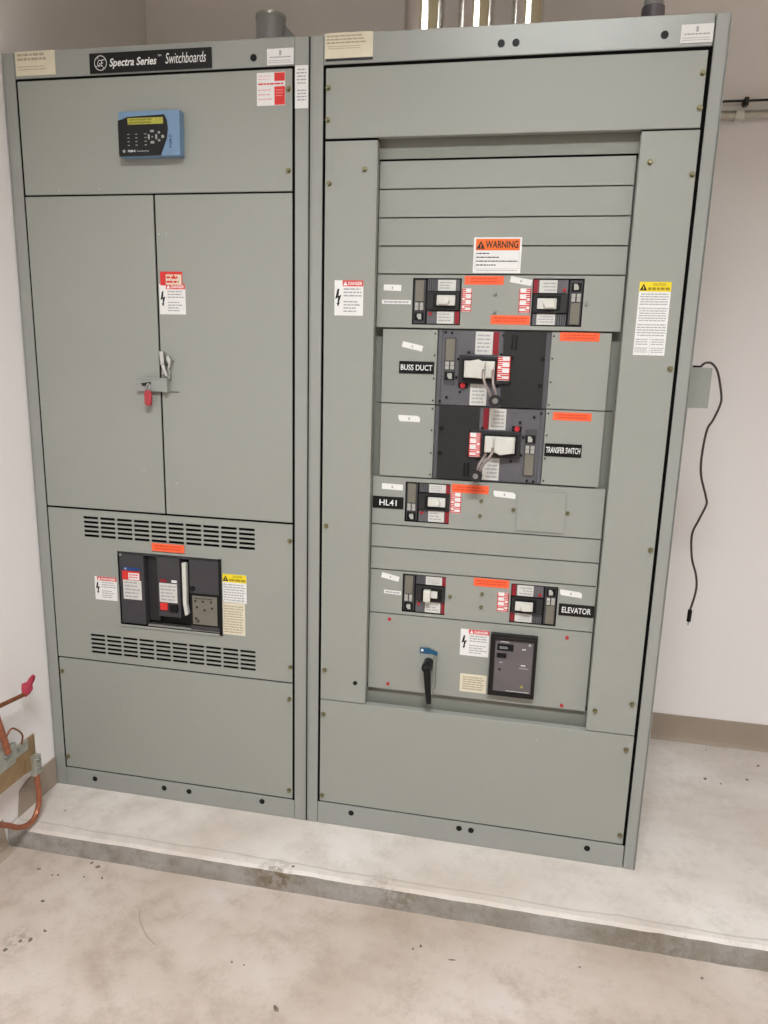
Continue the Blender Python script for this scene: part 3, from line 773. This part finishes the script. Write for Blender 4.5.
# stickers
orange(pA, 1.3305, 1.4345, 1.6765, 1.6985, Y, 'orange sticker beside the upper left breaker')
orange(pA, 1.4055, 1.5095, 1.5745, 1.5980, Y, 'orange sticker beside the upper right breaker')
orange(cvs[2], 1.591, 1.693, 1.5345, 1.5570, Y); orange(cvs[3], 1.5885, 1.690, 1.3245, 1.346, Y)
orange(pB, 1.3225, 1.4265, 1.1075, 1.1315, Y); orange(pC, 1.399, 1.5005, .8345, .859, Y)
onoff(pA, 1.3245, 1.3515, 1.606, 1.6665, Y); onoff(pA, 1.4775, 1.508, 1.605, 1.668, Y, True)
onoff(RB, 1.4300, 1.4655, 1.426, 1.490, Y + .006 - .0145); onoff(RB, 1.3655, 1.3975, 1.2135, 1.2805, Y + .006 - .0145, True)
onoff(pB, 1.3200, 1.3505, 1.047, 1.1065, Y); onoff(pC, 1.4700, 1.5025, .763, .821, Y, True)
f = Y - T - E
mb = MB().box(1.3505, 1.4760, Y - T, Y, 1.7065, 1.7965, PAPER)
mb.add([(1.356, f, 1.7635), (1.471, f, 1.7635), (1.471, f, 1.7925), (1.356, f, 1.7925)], [(0, 1, 2, 3)], WARNO)
tri_mark(mb, 1.3690, 1.7675, .020, f - E, INK, WARNO)
mb.text('WARNING', 1.3815, 1.467, 1.7695, 1.7875, f - E, INK, bold=.02)
for a, b, c, d in ((1.356, 1.3566, 1.7175, 1.7605), (1.4704, 1.471, 1.7175, 1.7605), (1.356, 1.471, 1.7170, 1.7176)):
    mb.add([(a, f, c), (b, f, c), (b, f, d), (a, f, d)], [(0, 1, 2, 3)], TEXTG)
for k, l in enumerate((.035, .06, .108, .052)):
    zc = 1.7565 - k * .0098
    mb.lines(1.3585, 1.3585 + l, zc - .0035, zc + .0025, 1, f, INK, fill=.45, ragged=0)
mb.lines(1.360, 1.468, 1.711, 1.7155, 1, f, TEXTG, fill=.4, ragged=0)
sub(RB, 'warning_sticker', mb, 'white warning sticker with orange header')
white_tag(pA, 1.1335, 1.6665, .049, .016, Y, -.02, '.'); white_tag(pA, 1.1455, 1.629, .081, .011, Y, -.005, lines=True)
white_tag(pA, 1.4800, 1.6865, .057, .0155, Y, -.17, '.')
white_tag(cvs[0], 1.1945, 1.5108, .058, .016, Y, -.2, '.'); white_tag(cvs[1], 1.1920, 1.3115, .062, .0175, Y, -.01, '.', clip=True)
white_tag(pB, 1.1495, 1.1125, .062, .017, Y, -.02, '.'); white_tag(pB, 1.4715, 1.1095, .062, .017, Y, -.06, '.', clip=True)
white_tag(pC, 1.1515, .8395, .054, .016, Y, -.2, '.'); white_tag(pC, 1.1595, .7925, .052, .0115, Y, -.04, lines=True)
white_tag(pC, 1.6755, .8350, .062, .0165, Y, -.09, '.', clip=True)
black_plate(cvs[0], 1.1590, 1.2575, 1.4370, 1.4705, Y, 'BUSS DUCT', .05, .27)
black_plate(cvs[3], 1.5725, 1.6715, 1.2250, 1.2605, Y, 'TRANSFER SWITCH', .04, .27)
black_plate(pB, 1.0930, 1.1840, 1.0480, 1.0830, Y, 'HL41', .22, .25)
black_plate(pC, 1.6450, 1.7430, .7690, .8040, Y, 'ELEVATOR', .09, .25)
danger(lc, .9775, 1.0585, 1.589, 1.682, 0, label='danger sticker on the left column cover')
mb, f = yellow_caution(rc, 1.777, 1.8540, 1.5025, 1.6840, 0, .024, 0, '', '')
mb.lines(1.780, 1.851, 1.626, 1.657, 5, f, TEXTG, ragged=.1, centre=True).lines(1.780, 1.851, 1.586, 1.622, 6, f, TEXTG, ragged=.1, centre=True)
mb.lines(1.780, 1.851, 1.549, 1.582, 5, f, TEXTG, ragged=.1, centre=True)
for a, b in ((1.780, 1.812), (1.819, 1.851)):
    mb.lines(a, b, 1.527, 1.545, 3, f, TEXTG, ragged=.1).lines(a, b, 1.508, 1.523, 3, f, TEXTG, ragged=.1)
mb.box(1.815, 1.8158, f - .0001, f, 1.504, 1.548, TEXTG)
sub(rc, 'caution_sticker', mb, 'tall white caution sticker with yellow header')
mb = MB().box(.9445, 1.071, -.0008, .001, 2.230, 2.293 - .004, CREAM)
mb.lines(.949, 1.066, 2.262, 2.285, 3, -.0012, TEXTB, fill=.5).lines(.952, 1.05, 2.250, 2.260, 2, -.0012, TEXTB, fill=.35)
sub(tr2, 'data_sticker', mb, 'cream data sticker')
sub(tr2, 'data_sticker_lip', MB().box(.9465, 1.071, -.0015, .001, 2.2245, 2.2285, CHAR))
ul_label(tr2, 1.8155, 1.8875, 2.2245, 2.2640)
danger(mp, 1.3690, 1.4535, .6160, .6990, Y, band_from=.28)
mb = MB().box(1.3740, 1.4530, Y - T, Y, .4995, .5570, CREAM).lines(1.382, 1.445, .506, .551, 6, Y - T - E, TEXTB, ragged=.1, fill=.5)
sub(mp, 'instruction_sticker', mb, 'cream instruction sticker')
# rotary handle
mb = MB().box(1.2535, 1.300, Y - .003, Y, .500, .608, GREY2).box(1.292, 1.301, Y - .016, Y, .50, .606, RECESS)
HB = sub(RB, 'handle_bracket', mb, bevel=.001)
WPOS[HB.name] = HB.location + WPOS[RB.name]
sub(HB, 'blue_tag', MB().prism([(1.2495, .626), (1.2660, .628), (1.272, .621), (1.302, .609), (1.303, .619), (1.285, .625), (1.275, .628), (1.2495, .629), (1.2495, .6125)][::-1] if False else [(1.2495, .628), (1.275, .629), (1.303, .618), (1.303, .606), (1.285, .612), (1.266, .610), (1.2495, .612)], Y - .005, Y - .0035, TEAL).cyl((1.2565, Y - .005, .620), (1.2565, Y - .006, .620), .0042, PAPER, n=14), 'blue tag behind the handle')
kx, kz = 1.2770, .582
mb = MB().cyl((kx, Y - .003, kz), (kx, Y - .040, kz), .0150, BLKSH, n=28).cyl((kx, Y - .040, kz), (kx, Y - .048, kz), .0165, BLKSH, r1=.0150, n=28)
mb.cyl((kx, Y - .048, kz), (kx, Y - .0495, kz), .008, CHAR, n=24)
mb.tube(smooth_path([(kx, Y - .040, kz), (kx + .004, Y - .045, kz - .04), (kx + .008, Y - .05, kz - .08), (kx + .012, Y - .054, kz - .108)]), .008, BLKSH, n=14, radii=[.0115 - .004 * i / 18 for i in range(19)])
sub(RB, 'rotary_handle', mb, 'black rotary handle pointing down')
# ground fault relay
x0, x1, z0, z1, yf = 1.4585, 1.5930, .5070, .6985, .010
mb = MB().plate(x0, x1, z0, z1, yf, Y, [(x0 + .014, x1 - .010, z0 + .012, z1 - .016)], BLKSH)
mb.box(x0 + .008, x1 - .004, yf - .0015, yf, z1 - .009, z1 - .0065, CHAR)
gf = sub(RB, 'ground_fault_relay', mb, 'black framed relay with smoky face', bevel=.0015)
a0, a1, b0, b1 = x0 + .014, x1 - .010, z0 + .012, z1 - .016; fy = yf + .006
mb = MB().box(a0, a1, fy, fy + .003, b0, b1, GFFACE)
w = a1 - a0; h = b1 - b0
def gq(u0, u1, v0, v1, m, d=.0008): mb.box(a0 + w * u0, a0 + w * u1, fy - d, fy, b1 - h * v1, b1 - h * v0, m)
gq(.06, .48, .08, .20, BLACKP, .003); gq(.06, .31, .26, .34, BLACKP, .003)
gq(.14, .36, .03, .045, PAPERB); gq(.71, .80, .145, .165, PAPERB); gq(.70, .82, .45, .47, PAPERB); gq(.14, .22, .43, .445, TEXTG)
mb.lines(a0 + w * .12, a0 + w * .36, b1 - h * .17, b1 - h * .12, 2, fy - .0034, TEXTG)
mb.lines(a0 + w * .66, a0 + w * .9, b1 - h * .53, b1 - h * .50, 1, fy - .0005, TEXTG)
tri_mark(mb, a0 + w * .76, b0 + h * .11, .010, fy - .0006, mat('dull_yellow_mark', (176, 166, 60), .5), BLACKP)
mb.cyl((a0 + w * .9, fy, b1 - h * .06), (a0 + w * .9, fy - .002, b1 - h * .06), .004, TEXTG, n=14)
mb.cyl((a0 + w * .15, fy, b1 - h * .57), (a0 + w * .15, fy - .003, b1 - h * .57), .003, BLACKP, n=14)
mb.lines(a0 + w * .35, a0 + w * .95, b0 + h * .015, b0 + h * .04, 1, fy - .0006, PAPERB, ragged=0, fill=.5)
sub(gf, 'relay_face', mb, 'grey relay face')

# ------------------------------------------------------------------ padlocks (hang from the switchboards)
t = thing('padlock', (.420, -.018, 1.322), 'red padlock hanging from the grey hasp across the double doors', 'padlock')
sub(t, 'lock_body', MB().prism([(.411, 1.366), (.427, 1.366), (.4315, 1.352), (.430, 1.326), (.425, 1.320), (.414, 1.320), (.409, 1.328), (.4085, 1.352)], -.030, -.017, LOCKR), bevel=.004)
sh = [(.4135, -.0235, 1.364), (.4135, -.0235, 1.372), (.4155, -.021, 1.380), (.4195, -.018, 1.385), (.4235, -.021, 1.380), (.4250, -.0235, 1.372), (.4250, -.0235, 1.364)]
sub(t, 'shackle', MB().tube(smooth_path(sh), .0022, STEEL))
yh = Y + .006
t = thing('padlock', (1.432, -.03, 1.368), 'dark round padlock with two steel arms on the upper large breaker', 'padlock')
ARM = mat('worn_steel_arm', (150, 138, 134), .4, metal=.5)
sub(t, 'lock_body', MB().cyl((1.4320, -.034, 1.3725), (1.4320, -.010, 1.3725), .0165, CHAR, n=28).cyl((1.4330, -.037, 1.3735), (1.4330, -.034, 1.3735), .0075, STEEL, n=20), bevel=.002)
sub(t, 'shackle', MB().tube(smooth_path([(1.3960, -.006, 1.452), (1.3965, -.018, 1.444), (1.4020, -.026, 1.42), (1.4160, -.028, 1.395), (1.4225, -.024, 1.381)]), .0040, ARM)
    .tube(smooth_path([(1.4210, .004, 1.452), (1.4225, -.016, 1.44), (1.4250, -.026, 1.415), (1.4330, -.028, 1.395), (1.4350, -.024, 1.381)]), .0038, ARM), 'two bent steel arms')
t = thing('padlock', (1.392, -.03, 1.17), 'dark round padlock with two steel arms on the lower large breaker', 'padlock')
sub(t, 'lock_body', MB().cyl((1.3925, -.034, 1.1670), (1.3925, -.010, 1.1670), .0165, CHAR, n=28).cyl((1.3915, -.037, 1.1675), (1.3915, -.034, 1.1675), .0075, STEEL, n=20), bevel=.002)
sub(t, 'shackle', MB().tube(smooth_path([(1.4330, -.008, 1.243), (1.4320, -.020, 1.232), (1.4240, -.026, 1.218), (1.4090, -.028, 1.198), (1.3990, -.024, 1.176)]), .0042, ARM)
    .tube(smooth_path([(1.4150, -.008, 1.226), (1.4080, -.022, 1.214), (1.3990, -.028, 1.197), (1.3930, -.024, 1.176)]), .0038, ARM), 'two bent steel arms')

# ------------------------------------------------------------------ conduits above the cabinets
def conduit(x, y, r, m, label, group=None, z1=CEIL):
    t = thing('conduit', (x, y, H), label, 'conduit', group)
    sub(t, 'pipe', MB().cyl((x, y, H), (x, y, z1), r, m, n=40, cap=False))
    sub(t, 'locknut', MB().cyl((x, y, H - .001), (x, y, H + .012), r * 1.12, m, n=8))
    sub(t, 'coupling', MB().cyl((x, y, H + .34), (x, y, H + .46), r * 1.07, m, n=40))
    return t
conduit(1.177, .16, .0560, EMT, 'leftmost of the three shiny steel conduits rising behind the right cabinet')
conduit(1.316, .16, .0490, EMT, 'middle one of the three shiny steel conduits above the right cabinet')
conduit(1.4515, .16, .0440, EMT, 'rightmost of the three shiny steel conduits above the right cabinet')
t = thing('grey_conduit', (1.782, .30, H), 'dull grey conduit at the right end of the cabinet top', 'conduit')
sub(t, 'pipe', MB().cyl((1.782, .30, H), (1.782, .30, CEIL), .0255, PVCG, n=32, cap=False))
sub(t, 'hub', MB().cyl((1.782, .30, H), (1.782, .30, H + .14), .037, mat('dark_hub', (96, 92, 98), .35), r1=.030, n=32))
t = thing('pipe_stub', (.690, .30, H), 'short grey pipe stub with a slanting fin on top of the left cabinet', 'pipe')
sub(t, 'stub', MB().cyl((.690, .30, H), (.690, .30, 2.458), .0435, PVCG, n=32))
sub(t, 'rim', MB().cyl((.690, .30, 2.456), (.690, .30, 2.464), .045, STEEL, n=32))
sub(t, 'fin', MB().prism([(.700, H), (.880, H), (.722, 2.452), (.700, 2.458)], .296, .312, PVCG))
for (z, r, lab) in ((2.342, .0038, 'thin dark rod above a pale conduit on the back wall'), ):
    t = thing('wall_rod', (3.1, BACK - .035, z), lab, 'rod')
    sub(t, 'rod', MB().cyl((1.95, BACK - .035, z), (RIGHT - .01, BACK - .035, z), r, CHAR, n=12))
    sub(t, 'clamp', MB().box(2.156, 2.170, BACK - .043, BACK - .0, 2.326, 2.352, CHAR), bevel=.002)
t = thing('wall_conduit', (3.1, BACK - .025, 2.30), 'pale horizontal conduit strapped along the back wall', 'conduit')
sub(t, 'pipe', MB().cyl((1.95, BACK - .022, 2.300), (RIGHT - .01, BACK - .022, 2.300), .011, PVCG if False else mat('pale_conduit', (196, 190, 178), .4), n=16))
sub(t, 'strap', MB().box(2.135, 2.162, BACK - .037, BACK, 2.287, 2.313, FIXT), bevel=.002)
t = tag(MB().box(1.95, RIGHT - .01, BACK - .018, BACK, 2.318, 2.334, FIXT).build('wall_strut', bevel=.002), 'flat pale strut channel running behind the dark rod', 'strut')

# ------------------------------------------------------------------ junction box and cord
yb = .15
t = thing('junction_box', (1.967, yb + .06, 1.37), 'small grey junction box on the right side of the right cabinet', 'junction box')
sub(t, 'box_body', MB().box(X1, 2.006, yb + .003, yb + .13, 1.3665, 1.4730, GREY), bevel=.002)
sub(t, 'box_cover', MB().box(X1 + .001, 2.0085, yb, yb + .003, 1.3650, 1.4750, GREY), bevel=.0008)
sub(t, 'cord_grip', MB().cyl((1.9775, yb + .05, 1.472), (1.9775, yb + .05, 1.480), .011, BLACKP, n=16))
ys = yb + .05
from_px = [(1.956, 1.477), (1.966, 1.487), (1.983, 1.486), (2.000, 1.463), (2.015, 1.406), (2.015, 1.380), (2.002, 1.340), (1.990, 1.313), (1.985, 1.246), (1.989, 1.192), (2.008, 1.133), (2.011, 1.111), (1.997, 1.069), (1.984, 1.026), (1.991, .961), (2.007, .913), (2.012, .870), (2.003, .811), (2.002, .766)]
def deeper(x, z, y0, y1, cam=(1.518, -2.003, 1.482)):
    k = (y1 - cam[1]) / (y0 - cam[1]); return (cam[0] + (x - cam[0]) * k, y1, cam[2] + (z - cam[2]) * k)
cp = [deeper(x, z, .05, ys) for x, z in from_px]
t = thing('hanging_cord', (2.04, ys, 1.0), 'thin dark cord dangling in waves from the small junction box', 'cord')
sub(t, 'cable', MB().tube(smooth_path(cp[:-1], 6), .0032, CORDM, n=10))
a, b = Vector(cp[-2]), Vector(cp[-1])
sub(t, 'plug', MB().cyl(a, a.lerp(b, .75), .0062, BLACKP, n=14).cyl(a.lerp(b, .75), b, .0022, STEEL, n=10))

# ------------------------------------------------------------------ ground bar and copper at the left wall
t = thing('ground_busbar', (.05, -.35, .19), 'aged copper ground bar on the left wall near the floor', 'busbar')
sub(t, 'bar', MB().box(.052, .059, -.78, -.167, .178, .287, BUSBAR), bevel=.001)
for y in (-.30, -.70):
    sub(t, 'standoff', MB().cyl((-.004, y, .232), (.052, y, .232), .016, mat('standoff_red', (150, 60, 40), .5), n=16))
L1 = sub(t, 'lug', MB().box(.059, .065, -.40, -.262, .245, .312, LUGM).box(.059, .070, -.300, -.262, .262, .312, LUGM), 'tinned double-hole lug', bevel=.001)
WPOS[L1.name] = L1.location + WPOS[t.name]
for y, z in ((-.303, .285), (-.36, .285)): sub(L1, 'lug_bolt', MB().cyl((.065, y, z), (.072, y, z), .008, STEEL, n=6))
L2 = sub(t, 'lug', MB().box(.059, .064, -.262, -.205, .255, .290, LUGM), 'small flat lug', bevel=.001)
WPOS[L2.name] = L2.location + WPOS[t.name]
sub(L2, 'lug_bolt', MB().cyl((.064, -.255, .281), (.071, -.255, .281), .007, STEEL, n=6))
L3 = sub(t, 'lug', MB().box(.059, .078, -.200, -.168, .158, .222, LUGM).box(.059, .066, -.222, -.200, .180, .222, BUSBAR), 'upright tinned lug at the bar end', bevel=.0015)
WPOS[L3.name] = L3.location + WPOS[t.name]
for z in (.208, .180): sub(L3, 'lug_bolt', MB().cyl((.078, -.184, z), (.085, -.184, z), .006, STEEL, n=6))
path = [(.070, -.186, .160), (.070, -.182, .10), (.070, -.186, .055), (.072, -.212, .024), (.075, -.250, .022), (.072, -.290, .040), (.070, -.330, .075), (.07, -.40, .125), (.07, -.5, .17)]
tag(MB().tube(smooth_path(path), .0085, COPPER, n=14).build('copper_cable'), 'orange copper conductor curving down from the upright lug at the pad edge', 'cable')
tag(MB().tube(smooth_path([(.078, -.308, .305), (.082, -.325, .36), (.082, -.343, .43), (.086, -.362, .50), (.09, -.41, .60), (.085, -.55, .68)]), .0095, COPPER, n=16).build('copper_cable'), 'thick orange copper cable rising from the tinned lug', 'cable')
tag(MB().tube(smooth_path([(.046, -.272, .300), (.040, -.290, .35), (.038, -.312, .40), (.036, -.338, .47), (.034, -.39, .55), (.03, -.5, .61)]), .009, COPPERD, n=14).build('copper_cable'), 'darker copper cable just behind the thick orange one', 'cable')
tag(MB().tube(smooth_path([(.072, -.31, .345), (.08, -.300, .368), (.080, -.285, .371), (.080, -.262, .352), (.078, -.243, .325), (.066, -.235, .290)]), .0028, COPPERD, n=8).build('bonding_wire'), 'thin brown wire arching over the ground bar', 'wire')
t = thing('copper_rod', (.06, -.3, .44), 'dark copper rod slanting up to a pinkish red wrapped tip', 'rod')
sub(t, 'rod', MB().tube([(.06, -.62, .468), (.06, -.302, .450), (.06, -.182, .434)], .0068, COPPERD, n=12))
cap = MB(); rings = [(0, .009), (.2, .017), (.42, .024), (.62, .012), (.85, .011), (1, .007)]
p0, p1 = Vector((.06, -.200, .432)), Vector((.06, -.150, .478)); d = (p1 - p0); nn = d.normalized(); a = Vector((1, 0, 0)); b = nn.cross(a)
vs = []
for k, (tt, r) in enumerate(rings):
    for i in range(12):
        an = 2 * math.pi * i / 12; rr = r * (1 + .18 * math.sin(3 * an + k))
        vs.append(p0 + d * tt + a * math.cos(an) * rr * .6 + b * math.sin(an) * rr)
cap.add(vs, [(k * 12 + i, k * 12 + (i + 1) % 12, (k + 1) * 12 + (i + 1) % 12, (k + 1) * 12 + i) for k in range(5) for i in range(12)] + [tuple(range(11, -1, -1)), tuple(range(60, 72))], REDTAPE)
sub(t, 'tape_wrap', cap, 'pinkish red wrapped tip')

# ------------------------------------------------------------------ loose chips on the floor
def chip(x, y, z, s, label, group=None, el=1.4):
    mb = MB(); k = 7; rnd = random.Random(int(x * 1000)); ang = rnd.uniform(0, 3)
    base = []; topv = []
    for i in range(k):
        an = 2 * math.pi * i / k; r = s * rnd.uniform(.7, 1.15)
        dx, dy = math.cos(an) * r * el, math.sin(an) * r
        X = dx * math.cos(ang) - dy * math.sin(ang); Yv = dx * math.sin(ang) + dy * math.cos(ang)
        base.append((x + X, y + Yv, z)); topv.append((x + X * .6, y + Yv * .6, z + s * .6 * rnd.uniform(.7, 1.2)))
    mb.add(base + topv, [tuple(range(k - 1, -1, -1)), tuple(range(k, 2 * k))] + [(i, (i + 1) % k, (i + 1) % k + k, i + k) for i in range(k)], CHIP)
    return tag(mb.build('debris_chip', origin=(x, y, z)), label, 'debris', group)
LF = 'small dark chip of grit lying on the lower concrete floor'
for x, y, s in ((.299, -.262, .0045), (.326, -.274, .0065), (.160, -.322, .0045), (.214, -.336, .003), (.231, -.332, .003), (.311, -.322, .003), (.365, -.314, .004),
                (.862, -.515, .003), (.271, -.610, .0055), (.312, -.566, .006), (.290, -.575, .005), (.255, -.435, .005), (1.315, -.368, .003), (1.334, -.354, .004),
                (2.059, -.295, .004), (.896, -.517, .0022), (.33, -.53, .004), (1.75, -.33, .003)):
    chip(x, y, FZ, s, LF, 'loose chips on the lower floor')
LP = 'tiny dark chip of grit lying on the raised concrete pad'
for x, y, s in ((2.248, .57, .006), (2.297, .55, .0035), (2.468, .712, .006), (2.399, .600, .006), (.123, -.133, .003), (2.298, .787, .003), (.93, -.215, .004)):
    chip(x, y, 0, s, LP, 'loose chips on the pad')
chip(1.00, -.470, FZ, .0065, 'elongated dark chip lying alone in the middle of the lower floor', el=2.0).location = (1.02, -.62, FZ)
chip(1.421, -.381, FZ, .003, 'short dark splinter on the floor below the right cabinet', el=4.2)
tag(MB().tube(smooth_path([(.542, -.408, FZ + .001), (.553, -.43, FZ + .001), (.575, -.457, FZ + .001), (.608, -.487, FZ + .001), (.642, -.508, FZ + .001)]), .0009, mat('fine_wire', (148, 134, 122), .6), n=6).build('wire_scrap'), 'thin curved scrap of wire on the floor at lower left', 'wire')

# ------------------------------------------------------------------ lights
def fixture(x, y, z, power, label, w=1.22, l=.24):
    """pendant box; its side skirts cut the light off towards the upper walls"""
    t = thing('ceiling_light', (x, y, z), label, 'light')
    mb = MB().box(x - w / 2, x + w / 2, y - l / 2, y + l / 2, z + .05, z + .06, FIXT)
    e = .004; dz = .080
    for a in ((x - w / 2 - e, x - w / 2, y - l / 2 - e, y + l / 2 + e), (x + w / 2, x + w / 2 + e, y - l / 2 - e, y + l / 2 + e), (x - w / 2, x + w / 2, y - l / 2 - e, y - l / 2), (x - w / 2, x + w / 2, y + l / 2, y + l / 2 + e)):
        mb.box(a[0], a[1], a[2], a[3], z - dz, z + .06, FIXT)
    sub(t, 'housing', mb)
    for dx in (-.45, .45): sub(t, 'suspension_rod', MB().cyl((x + dx, y, z + .06), (x + dx, y, CEIL), .006, STEEL, n=12))
    sub(t, 'diffuser', MB().box(x - w / 2, x + w / 2, y - l / 2, y + l / 2, z + .004, z + .012, DIFF))
    L = bpy.data.lights.new('lamp', 'AREA'); L.shape = 'RECTANGLE'; L.size = w * .94; L.size_y = .21; L.energy = power
    L.color = (.95, 1.0, 1.03)
    o = bpy.data.objects.new('lamp', L); C.objects.link(o); o.location = (0, 0, 0); o.parent = t
    return t
fixture(1.6, -2.3, 3.40, 180, 'white box lamp hanging nearest the switchboards')
fixture(4.6, -2.3, 3.40, 28, 'white box lamp added unseen at the far side of the room')  # unseen second lamp, added as fill from the right

w = bpy.data.worlds.new('world'); bpy.context.scene.world = w; w.use_nodes = True
w.node_tree.nodes['Background'].inputs[0].default_value = (1, .97, .93, 1)
w.node_tree.nodes['Background'].inputs[1].default_value = .05

# ------------------------------------------------------------------ camera
cam = bpy.data.cameras.new('camera'); co = bpy.data.objects.new('camera', cam); C.objects.link(co)
R = [[0.9805365158584343, 0.19452127255142776, 0.02663861094681156], [0.06655146954531933, -0.20164915239062986, -0.9771942085591272], [-0.1847134076605184, 0.959947443282763, -0.21067003385703778]]
M = Matrix(((R[0][0], -R[1][0], -R[2][0], 1.51798643), (R[0][1], -R[1][1], -R[2][1], -2.00287932), (R[0][2], -R[1][2], -R[2][2], 1.48208075), (0, 0, 0, 1)))
co.matrix_world = M
cam.sensor_fit = 'VERTICAL'; cam.sensor_height = 36; cam.sensor_width = 27; cam.lens = 36 * 722.554 / 1024
cam.clip_start = .02
sc = bpy.context.scene; sc.camera = co
vsx = sc.view_settings; vsx.view_transform = 'Standard'; vsx.look = 'None'; vsx.gamma = 1; vsx.use_curve_mapping = False; vsx.exposure = 0.0
